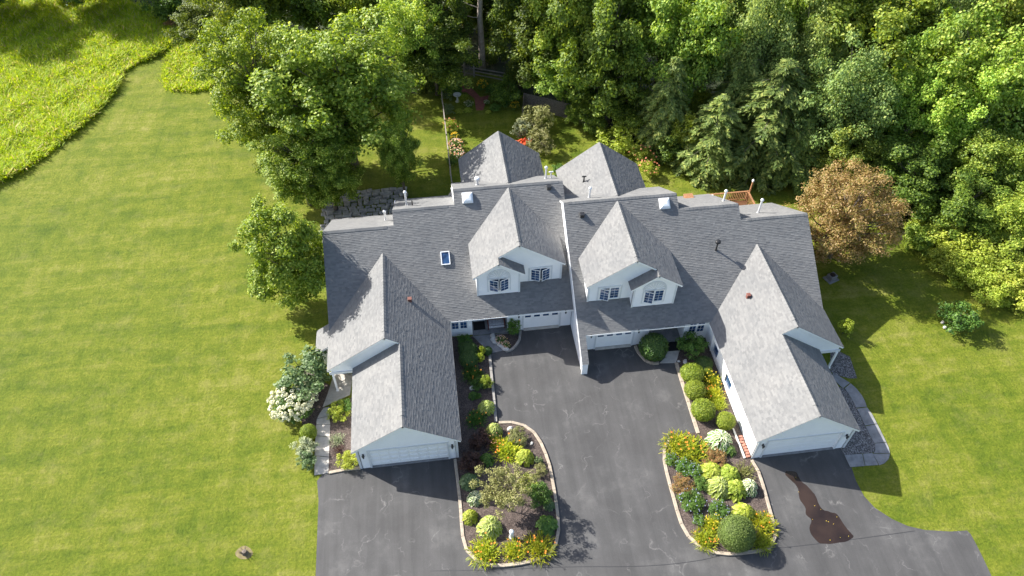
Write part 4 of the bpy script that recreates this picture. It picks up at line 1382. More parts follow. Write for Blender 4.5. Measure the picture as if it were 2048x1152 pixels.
def blades(R, k, length, width, r_base, spread, seg=4, droop=1.0, lift=(.5, 1.2)):
    """arching strap leaves from a crown; returns verts, quads"""
    a = R.uniform(0, 2 * math.pi, k)
    d = np.stack([np.cos(a), np.sin(a), np.zeros(k)], 1)
    sd = np.stack([-d[:, 1], d[:, 0], np.zeros(k)], 1)
    l = length * R.uniform(.65, 1.15, k)
    el = R.uniform(*lift, k)
    a2 = R.uniform(0, 2 * math.pi, k)
    b = (d * .45 + np.stack([np.cos(a2), np.sin(a2), np.zeros(k)], 1) * .75) * (np.sqrt(R.random((k, 1))) * r_base)
    rows = []
    for i in range(seg + 1):
        t = i / seg
        out = l * t * np.cos(el) * spread
        up = l * t * np.sin(el) - droop * l * t ** 2.3 * .62 * np.cos(el * .6)
        w = width * (1 - t ** 2 * .9) * (.55 + .45 * min(1, t * 3)) * .5
        c = b + d * out[:, None] + np.array([0, 0, 1.0]) * np.maximum(.02, up)[:, None]
        rows.append((c - sd * w, c + sd * w))
    V = np.stack([v for rw in rows for v in rw], 1)           # k, 2(seg+1), 3
    n = 2 * (seg + 1)
    base = np.arange(k)[:, None] * n
    F = np.concatenate([base + np.array([2 * i, 2 * i + 1, 2 * i + 3, 2 * i + 2]) for i in range(seg)])
    return V.reshape(-1, 3), F

def hosta_mesh(R, k, mat, edge=None, length=.42):
    """broad arching leaves in a rosette; margin strips in a second colour when variegated"""
    V, F, fm = [], [], []
    off = 0
    for ring in range(k):
        a = ring * 2.39996 + R.normal() * .2
        t_in = ring / k
        el = .35 + 1.0 * (1 - t_in)
        l = length * (.55 + .6 * t_in) * R.uniform(.85, 1.15)
        rad = .62 * t_in + .04
        d = np.array([math.cos(a), math.sin(a), 0]); s = np.array([-d[1], d[0], 0])
        b = d * rad * .75 + np.array([0, 0, .62 * (1 - t_in ** 2.2) + .06])
        nx = R.normal() * .25
        rows = []
        for t in (0, .3, .65, 1):
            w = l * .34 * (math.sin(math.pi * min(.97, t * .82 + .14)))
            c = b + d * (l * t * .85) + np.array([0, 0, l * (.32 * t * math.sin(el) - .55 * t * t)])
            tw = s + np.array([0, 0, nx])
            rows.append([c - tw * w + np.array([0, 0, .2 * w]), c - tw * w * .55, c, c + tw * w * .55, c + tw * w + np.array([0, 0, .2 * w])])
        vv = np.array(rows).reshape(-1, 3)
        V.append(vv)
        for i in range(3):
            for j in range(4):
                F.append([off + i * 5 + j, off + i * 5 + j + 1, off + i * 5 + j + 6, off + i * 5 + j + 5])
                fm.append(1 if edge and j in (0, 3) else 0)
        off += 20
    return np_mesh('leaves', np.concatenate(V), [np.array(F)], [mat] + ([edge] if edge else []), fm if edge else None)

def flower_mesh(R, pts, size, mat, name='flowers'):
    """six-petalled open blooms"""
    V = []
    for p in pts:
        tilt = unit(np.array([R.normal() * .4, R.normal() * .4, 1.0]))
        for k in range(6):
            a = k * math.pi / 3 + R.normal() * .1
            d = np.array([math.cos(a), math.sin(a), .35])
            s = np.array([-math.sin(a), math.cos(a), 0])
            l = size * R.uniform(.85, 1.15); w = size * .42
            V += [p, p + d * l * .6 - s * w * .5, p + d * l, p + d * l * .6 + s * w * .5]
    V = np.array(V)
    return leaf_mesh(name, V, mat)

PM = {}
def prep(key, parts):
    PM[key] = parts
def ball_parts(seed, mat, k=3000, L=.12, W=.075, lump=.09):
    R = np.random.default_rng(seed)
    d = sph(R, k)
    d[:, 2] = np.where(d[:, 2] < -.75, -d[:, 2], d[:, 2])
    l1 = sph(R, 9)
    g = 1 + lump * np.max(d @ l1.T, axis=1) - lump + R.normal(size=k) * .035
    P_ = d * g[:, None] + np.array([0, 0, .82])
    P_[:, 2] = np.maximum(P_[:, 2], .02)
    V = leaf_arrays(P_, d + R.normal(size=(k, 3)) * .55 + np.array([0, 0, .2]), L, W, R)
    core = MB().lathe([(max(.02, .88 * math.sin(t)), .82 - .88 * math.cos(t)) for t in np.linspace(.45, math.pi, 12)], n=20).mesh('inner_growth', smooth=True)
    core.materials.append(M[mat])
    return [('foliage', leaf_mesh('foliage', V, mat)), ('inner_growth', core)]
prep('yew', ball_parts(31, 'leaf_yew'))
prep('box', ball_parts(32, 'leaf_box'))
prep('box2', ball_parts(33, 'leaf_box', lump=.12))
prep('bigball', ball_parts(34, 'leaf_globe', 8000, .065, .04, .03))
def hosta(key, seed, mat, edge=None, n=120, L=.38):
    R = np.random.default_rng(seed)
    prep(key, [('leaves', hosta_mesh(R, n, mat, edge, L))])
hosta('hosta_lime', 41, 'leaf_lime')
hosta('hosta_green', 42, 'leaf_green')
hosta('hosta_blue', 43, 'leaf_blue')
hosta('hosta_white', 44, 'leaf_green', 'leaf_white', 110, .42)
hosta('hosta_edge', 45, 'leaf_lime', 'leaf_cream', 120)
def daylily(key, seed, mat, fl, nf, k=620, bl='leaf'):
    R = np.random.default_rng(seed)
    V, F = blades(R, k, .72, .045, .72, .75, 4, 1.05, (.55, 1.5))
    parts = [('leaves', np_mesh('leaves', V, [F], [mat]))]
    if nf:
        a = R.uniform(0, 6.28, nf); r = np.sqrt(R.random(nf)) * .85
        pts = np.stack([r * np.cos(a), r * np.sin(a), R.uniform(.5, .72, nf)], 1)
        parts.append(('flowers', flower_mesh(R, pts, .07, fl)))
        sc_ = MB()
        for p in pts:
            sc_.tube([(p[0] * .35, p[1] * .35, .1), (p[0] * .7, p[1] * .7, p[2] * .6), tuple(p)], .009, 3, False)
        me = sc_.mesh('stems'); me.materials.append(M['leaf_green'])
        parts.append(('stems', me))
    prep(key, parts)
daylily('day_yellow', 51, 'leaf_day', 'flower_orange', 9)
daylily('day_green', 52, 'leaf_green', 'flower_orange', 9)
daylily('day_lime', 53, 'leaf_day', 'flower_orange', 10)
daylily('day_peach', 54, 'leaf_day', 'flower_peach', 14)
daylily('day_plain', 55, 'leaf_lime', None, 0)
daylily('day_gold', 56, 'leaf_day', 'flower_yellow', 24)
daylily('grass_pale', 57, 'leaf_pale', None, 0, 330)
daylily('grass_wispy', 58, 'leaf_olive', None, 0, 260)
daylily('barberry', 59, 'leaf_burgundy', None, 0, 200)
def topped(key, seed, base, fl, nf, size, stretch=1.0, spike=False):
    """leafy clump carrying small flower heads"""
    R = np.random.default_rng(seed)
    parts = [('foliage', PROTO[base]['crown'])]
    d = sph(R, nf); d[:, 2] = np.abs(d[:, 2]) * .9 + .1
    P_ = d * R.uniform(.9, 1.12, (nf, 1)) * np.array([1, 1, .9]) + np.array([0, 0, PROTO[base]['zc']])
    V = []
    for p, q in zip(P_, d):
        k = 16 if not spike else 10
        s = sph(R, k) * size
        if spike: s = s * .5 + np.outer(R.uniform(0, 2.2, k), np.array([0, 0, size]))
        V.append(leaf_arrays(p + s, s + q * size * .5, size * 1.1, size * .9, R))
    parts.append(('flowers', leaf_mesh('flowers', np.concatenate(V), fl)))
    prep(key, parts)
topped('hydrangea', 61, 'shrub', 'flower_white', 190, .085)
topped('salvia', 62, 'shrub', 'flower_blue', 30, .05, spike=True)
topped('bedding', 63, 'shrub', 'flower_mixed', 60, .09)
topped('white_bloom', 64, 'shrub', 'flower_white', 60, .07)
topped('orange_bloom', 65, 'shrub', 'flower_gold' if False else 'flower_yellow', 70, .08)
topped('rose', 66, 'shrub_lime', 'flower_peach', 22, .06)
for k_ in ('shrub', 'shrub_blue', 'shrub_pale', 'shrub_olive', 'shrub_lime', 'shrub_russet', 'shrub_burg', 'shrub_open'):
    prep(k_, [('foliage', PROTO[k_]['crown']), ('stems', PROTO[k_]['trunk'])])
def plant(key, t, h, label, cat, name, group=None, hs=None):
    """t = (x, y, radius); h = height in metres"""
    x, y, r = t
    nat = {'day': .72, 'grass': .72, 'barb': .72, 'hosta': .75, 'yew': 1.8, 'box': 1.8, 'bigb': 1.8}
    nh = next((v for k, v in nat.items() if key.startswith(k)), 1.75)
    g = {'day_': 1.3, 'host': 1.5, 'gras': 1.3, 'barb': 1.25, 'shru': 1.15, 'salv': 1.1}.get(key[:4], 1.05) if y < 35 else 1.0
    e = empty(name, (x, y, .05), random.uniform(0, 6.28), (r * g, r * g, h / nh * (1 + (g - 1) * .5)))
    tag(e, label, cat, group)
    for nm, me in PM[key]:
        o = link(nm, me, None, e)
        if nm == 'flowers': o['kind'] = 'stuff'
    return e

# ------------------------------------------------------------------ big trees
BIG = [
 ('bigA', (-7.57,56.08,6.02,9), 'broad green shade tree towering behind the left house', 'bigA'),
 ('bigB', (-14.57,57.49,4.27,8.8), 'pale green tree at the left edge of the shade tree beside the lawn', ''),
 ('bigA', (-9.1,50.38,2.78,4.2), 'low leafy growth filling the foot of the big shade trees', ''),
 ('bigB', (-11.37,51.46,3.79,5), 'lower leafy tree in front of the big shade tree by the lawn', ''),
 ('bigA', (-2.99,51.04,1.72,8), 'loose open branches spreading over the fenced lawn by the left house', ''),
 ('small', (-11.59,39.97,3.1,5), 'compact rounded green tree standing beside the left house wall', ''),
 ('brown', (31.91,39.35,4.37,4.7), 'russet brown leafed tree behind the right house', ''),
 ('light', (-1.56,67.99,3.46,6.5), 'tree with pale sunlit left side rising behind the big shade tree', ''),
 ('dark', (0.87,67.21,3.61,4.6), 'dark shaded tree overhanging the rail fence left of the garden gate', ''),
 ('dark', (1.88,71.58,3.07,6.5), 'dark tree at the top edge left of the bare pale trunk', ''),
 ('dark', (11.86,66.51,4.27,6.3), 'dark green tree right of the bare pale trunk', ''),
 ('mapleB', (13.49,63.2,3.54,4.4), 'green tree drooping over the board fence', ''),
 ('dark', (16.4,60.8,4.27,8), 'dark green tree above the right part of the board fence', ''),
 ('dark', (17.71,60.15,3.21,3.2), 'shaded low tree at the right end of the board fence', ''),
 ('dark', (10.34,71.21,3.16,7.5), 'dark tree crown at the top edge behind the bare pale trunk', ''),
 ('mapleA', (13.94,64.83,4,10), 'green tree crown at the top edge above the board fence', ''),
 ('light', (20.74,65.45,3.86,9), 'yellow green tree at the top edge right of centre', ''),
 ('mapleA', (23.59,59.04,4.19,9), 'olive green tree behind the left hemlock', ''),
 ('light', (27.84,62.64,3.66,10), 'bright yellow green tree at the top edge above the hemlocks', ''),
 ('olive', (29.19,57.47,3.62,9), 'olive tree directly behind the largest hemlock', ''),
 ('light', (33.44,60.06,3.69,10), 'light green tree at the top edge between the hemlock and the tall maple', ''),
 ('olive', (34.26,56.41,3.19,8), 'mid green tree between the hemlock and the tall maple', ''),
 ('mapleB', (41.52,57.26,5.47,9.5), 'tall grey green maple at the top right of the woods', ''),
 ('olive', (35.49,50.23,4.09,7.5), 'rounded maple right of the largest hemlock', ''),
 ('mapleA', (36.09,48.15,3.15,4.5), 'lower maple just above the russet brown tree', ''),
 ('light', (46.77,49.96,5.06,9), 'bright green maple at the right edge of the woods', ''),
 ('light', (43.92,48.04,3.23,6.5), 'bright leafy tree left of and below the right edge maple', ''),
 ('mapleB', (40.94,50.69,3.07,7), 'dark maple between the rounded maple and the right edge maple', ''),
 ('dark', (40.23,44.12,3.39,4), 'deeply shaded low tree right of the russet brown tree', ''),
 ('mapleA', (46.34,43.45,3.36,5), 'grey green tree at the right edge below the bright maple', ''),
 ('dark', (42.85,40.87,3.11,3.2), 'dark thicket tree above the bright brush on the right', ''),
 ('mapleA', (46.22,38.77,2.84,3.6), 'green tree at the far right edge above the brush', ''),
 ('light', (52.97,57.66,3.7,10), 'sunlit tree in the top right corner', ''),
 ('olive', (47.42,57.36,3.17,11), 'olive tree at the top edge left of the top right corner', ''),
 ('dark', (-24.08,79.41,2.63,3.5), 'small dark tree at the top left beside the big shade tree', ''),
 ('dark', (-38.5,92.5,6.5,6.0), 'dark tree at the top edge above the shaded meadow', ''),
 ('dark', (-50.5,89.2,5.2,6.0), 'dark tree in the top left corner', ''),
 ('dark', (-46,104,5,6), 'tree beyond the top edge shading the meadow', ''),
 ('dark', (6.75,82.55,4.29,5), 'dark tree at the top edge directly behind the bare pale trunk', ''),
 ('dark', (9.18,81.28,3.43,4), 'dark tree at the top edge just right of the bare pale trunk', ''),
 ('mapleA', (-17.89,75.37,4.04,9), 'tree at the top edge behind the pale green tree', ''),
 ('dark', (-12.5,77.75,4.76,7), 'tree at the top edge behind the broad shade tree', ''),
 ('mapleB', (-5.49,76.8,4.25,6.5), 'green tree at the top edge right of the broad shade tree', ''),
 ('mapleB', (39.53,63.14,4.26,11), 'tree at the top edge left of the tall maple', ''),
 ('mapleA', (24.09,65.98,4.72,12), 'tree beyond the top edge above the hemlocks', ''),
 ('mapleB', (48.13,64.09,4.78,12), 'tree beyond the top edge on the right', ''),
 ('dark', (15.3,70.25,5.35,12), 'tree beyond the top edge in the middle', ''),
 ('dark', (0.97,79.97,5.36,9), 'tree beyond the top edge left of middle', ''),
 ('mapleA', (53.88,48.26,3.74,6), 'tree cut by the right picture edge beside the bright maple', ''),
 ('light', (57.47,54.4,4.14,8), 'tree at the right picture edge near the top right corner', ''),
 ('mapleB', (52.04,43.32,3.42,4), 'tree cut by the right picture edge above the brush', ''),
 ('dark', (-54.69,91.96,4.04,5), 'tree beyond the top left corner', ''),
]
for key, t, lab, _ in BIG:
    place_tree(key, t, lab, 'tree', {'brown': 'brown_tree'}.get(key, 'deciduous_tree'))
for key, t, lab in (('hemA', (30.44,52.24,5.3,5), 'largest feathery hemlock in the sun behind the right house'),
                    ('hemB', (21.75,55.62,2.86,4.5), 'blue green hemlock at the left end of the hemlock row'),
                    ('hemA', (25.38,52.17,3.81,3.6), 'shorter hemlock left of the largest one'),
                    ('hemA', (32.66,49.83,3.15,3), 'low hemlock right of the largest one by the shaded lawn'),
                    ('hemB', (28.62,56.1,3.24,5.5), 'hemlock behind the largest one'),):
    place_tree(key, t, lab, 'tree', 'hemlock_tree')
# tall bare trunk whose crown is above the picture
def bare_trunk(bx, by, h, r, lab, crown=True, lean=(0, 0)):
    e = empty('deciduous_tree', (bx, by, 0))
    tag(e, lab, 'tree')
    mb = MB()
    zs_ = np.linspace(0, h, 9)
    pts = [(lean[0] * z / h + random.uniform(-.06, .06), lean[1] * z / h + random.uniform(-.06, .06), z) for z in zs_]
    mb.tube(pts, [r * (1.25 - .9 * z / h) for z in zs_], 10)
    for z, a, l in ((h * .42, 2.6, 2.6), (h * .5, .4, 1.8), (h * .36, 3.4, 1.5)):
        p = Vector((lean[0] * z / h, lean[1] * z / h, z))
        mb.tube([p, p + Vector((math.cos(a) * l * .5, math.sin(a) * l * .5, .15)), p + Vector((math.cos(a) * l, math.sin(a) * l, .5))], [.07, .045, .015], 5)
    mb.build('trunk', 'bark_pale', e, smooth=True)
    if crown:
        c = link('crown', PROTO['mapleB']['crown'], None, e)
        c.location = (0, 0, h - 7.4)
        c.scale = (1.05, 1.05, .95)
x, y = (6.02,71.63); bare_trunk(x, y, 16.5, .3, 'tall tree with bare pale trunk standing behind the garden gate')
x, y = (4.88,80.1); bare_trunk(x, y, 17, .24, 'second bare trunked tree at the top edge left of the pale trunk')
x, y = (45.84,46.89); bare_trunk(x, y, 7.5, .26, 'leaning pale trunk exposed in the woods at the right', False, (2.6, 1.5))
x, y = (46.86,68.33); bare_trunk(x, y, 9, .16, 'thin dead pale tree among the woods behind the maples', False, (.8, 0))

# ------------------------------------------------------------------ forest edge shrubs and brush
UNDER = (((2.01,67.31,1.35), 'leafy shrub at the upper end of the long rail fence'), ((-0.3,68.06,1.57), 'shaded shrub left of the long rail fence under the trees'), ((7.72,64.75,1.54), 'shaded shrub between the garden gate fence and the board fence'),
 ((14.2,60.43,1.19), 'foliage spilling over the middle of the board fence'), ((15.92,58.95,1.28), 'foliage spilling over the right end of the board fence'), ((20.58,57.61,1.56), 'shaded shrub between the board fence and the blue green hemlock'),
 ((19.57,60.69,1.75), 'dark shrub behind the right end of the board fence'), ((22.07,53.79,1.89), 'shrub at the foot of the blue green hemlock'), ((35.02,49.6,1.65), 'dark shrub just left of and behind the russet brown tree'),
 ((45.46,50.21,2.33), 'broad dark shrub in the gap right of the rounded maple'), ((43.45,43.61,2.1), 'dark shrub at the foot of the leaning pale trunk'), ((40.74,42.75,1.73), 'dark shrub touching the right side of the russet brown tree'),
 ((44.29,38.57,1.87), 'shaded shrub directly above the middle of the bright brush bank'), ((46.1,37.17,1.85), 'shaded shrub above the right end of the bright brush bank'), ((43.14,50.5,2.1), 'dark shrub behind the russet brown tree on its upper right'),
 ((-24.09,81.83,2), 'dark shrub between the big shade tree and the rough grass patch'), ((-29.37,86.96,2.36), 'dark shrub at the head of the shaded meadow'), ((-19.84,85.01,2.34), 'dark shrub behind the pale green tree at the top edge'),
 ((5.52,80.11,1.97), 'dark shrub deep in the gap left of the bare pale trunk'), ((8.2,78.05,1.94), 'dark shrub deep in the gap right of the bare pale trunk'), ((7.61,72.87,1.43), 'dark shrub right of the foot of the bare pale trunk'), ((2.75,73.82,1.87), 'dark shrub behind the rail fence left of the garden gate'), ((9.71,67.94,1.69), 'dark shrub right of the rail fence beyond the garden gate'), ((37.82,43.23,1.3), 'small shrub hidden low behind the russet brown tree'), ((39.52,39.38,1.34), 'shrub where the russet tree shadow meets the bright brush'))
for i, (t, lab) in enumerate(UNDER):
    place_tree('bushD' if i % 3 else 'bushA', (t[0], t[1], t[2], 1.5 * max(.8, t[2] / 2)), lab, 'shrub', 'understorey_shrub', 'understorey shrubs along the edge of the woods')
for i, (t, lab) in enumerate((((40.98,40.29,1.6), 'bright brush at the upper left end of the right brush bank'), ((41.9,38.48,1.74), 'bright brush second from the left in the right brush bank'),
                              ((42.82,36.62,1.79), 'yellow green brush in the middle of the right brush bank'), ((44.05,35.06,1.84), 'yellow green brush right of the middle of the brush bank'),
                              ((44.62,33.1,1.8), 'yellow green brush at the right picture edge, lower end of the bank'), ((41.5,35.62,1.21), 'low brush at the lawn edge below the middle of the bank'),
                              ((42.55,33.36,1.18), 'low brush at the lawn edge near the right picture edge'), ((46.06,36.22,1.47), 'brush at the right picture edge, upper end of the bank'),
                              ((40.32,36.94,0.98), 'small brush at the lawn edge, left end of the bank'))):
    place_tree('bushL', (t[0], t[1], t[2] * 1.4, 1.5 * max(.7, t[2] / 2)), lab, 'shrub', 'brush_shrub', 'bright brush along the right lawn edge')
# vines glowing in front of the hemlocks
for t, lab in (((25.99,58.05,1.65), 'yellow green vine hanging on the shorter hemlock, upper clump'), ((23.18,53.75,1.78), 'yellow green shrub at the foot of the shorter hemlock'), ((22.28,56.64,1.25), 'yellow green shrub left of the hemlock row')):
    place_tree('bushL', (t[0], t[1], t[2], 2.6), lab, 'shrub', 'climbing_shrub', None)

# ------------------------------------------------------------------ meadow of tall grass
def in_poly(x, y, poly):
    c = np.zeros(len(x), bool)
    j = len(poly) - 1
    for i in range(len(poly)):
        xi, yi = poly[i]; xj, yj = poly[j]
        c ^= ((yi > y) != (yj > y)) & (x < (xj - xi) * (y - yi) / (yj - yi + 1e-9) + xi)
        j = i
    return c
def grass_mass(name, poly, n, h, label, mat='leaf_meadow', w=.085):
    R = np.random.default_rng(len(poly) + n)
    P_ = np.array(poly)
    lo, hi = P_.min(0), P_.max(0)
    # tufts clump together: more and taller where a few random swells are high
    x = R.uniform(lo[0], hi[0], n * 3); y = R.uniform(lo[1], hi[1], n * 3)
    k = in_poly(x, y, poly)
    x, y = x[k][:n], y[k][:n]
    n = len(x)
    sw = sum(np.sin(x * a + y * b + c) for a, b, c in ((.9, .5, 1), (-.4, 1.1, 2), (1.7, -.8, 3), (.3, .35, .5), (2.6, 2.1, 1.2))) / 5
    hh = h * (1 + .45 * sw) * R.uniform(.6, 1.25, n)
    V, F = [], []
    m_ = 4
    xs = np.repeat(x, m_); ys = np.repeat(y, m_); hs = np.repeat(hh, m_)
    N_ = n * m_
    a = R.uniform(0, 2 * math.pi, N_)
    le = R.uniform(.35, 1.3, N_)
    d = np.stack([np.cos(a), np.sin(a)], 1)
    b = np.stack([xs, ys], 1) + R.normal(size=(N_, 2)) * .16
    s = np.stack([-d[:, 1], d[:, 0]], 1)
    hs = hs * R.uniform(.7, 1.2, N_)
    ww = w * R.uniform(.5, 1.2, N_)
    def row(t, wf):
        c = b + d * (hs * le * t ** 1.6)[:, None]
        z = hs * (t - .22 * t * t * le)
        return [np.column_stack([c - s * (ww * wf)[:, None] * .5, z]), np.column_stack([c + s * (ww * wf)[:, None] * .5, z])]
    V = np.stack(row(.0, .5) + row(.55, 1.0) + row(1.0, .25), 1).reshape(-1, 3)
    base = np.arange(N_)[:, None] * 6
    F = np.concatenate([base + np.array([0, 1, 3, 2]), base + np.array([2, 3, 5, 4])])
    o = link(name, np_mesh(name, V, [F], [mat]))
    tag(o, label, 'grass', kind='stuff')
    return o
mead = chaikin([(-41.85,56.33),(-39.73,57.74),(-38.41,59.16),(-37.09,60.79),(-35.56,63.56),(-34.06,67.02),(-33.03,69.97),(-32.69,72.23),(-32.87,74.95),(-32.08,76.65),(-31.04,77.55),(-30.07,78.05),(-29.04,79.83),(-24.49,82.58),(-29.31,87.86),(-35.78,91.14),(-55.26,102.96),(-66.84,104.38),(-53.27,64.5)], 1)
sheet('meadow_ground', mead, .005, 'lawn')
grass_mass('meadow_grass', mead, 62000, .68, 'tall yellow green meadow grass beside the mown lawn at the upper left')
patch = chaikin([(-27.88,72.78),(-27.54,71.41),(-24.38,70.83),(-22.61,70.98),(-22.62,76.92),(-23.64,80.46),(-26.42,80.59),(-28.2,79.72),(-28.29,77.1)], 1)
grass_mass('rough_grass', patch, 2600, .5, 'unmown patch of rough grass left of the shade trees')
sheet('meadow_ground', patch, .005, 'lawn')
for t, h, lab, key in (((-28.15,77.01,0.77), .8, 'tan dried weed clump at the tip of the meadow', 'grass_wispy'), ((-30.05,78.73,1), .9, 'dry weed clump left of the rough grass patch', 'grass_wispy'), ((-27.04,75.27,0.87), .8, 'weedy clump in front of the rough grass patch', 'day_plain'),
                       ((-26.64,81.71,0.91), 1.6, 'grey white shrub in front of the dark tree at the top left', 'shrub_pale'), ((-28.86,84.95,1.05), 1.4, 'pinkish dry brush in the shade at the top left', 'shrub_russet')):
    plant(key, t, h, lab, 'weeds' if 'weed' in lab else 'shrub', 'weed_clump' if 'weed' in lab else 'shrub')

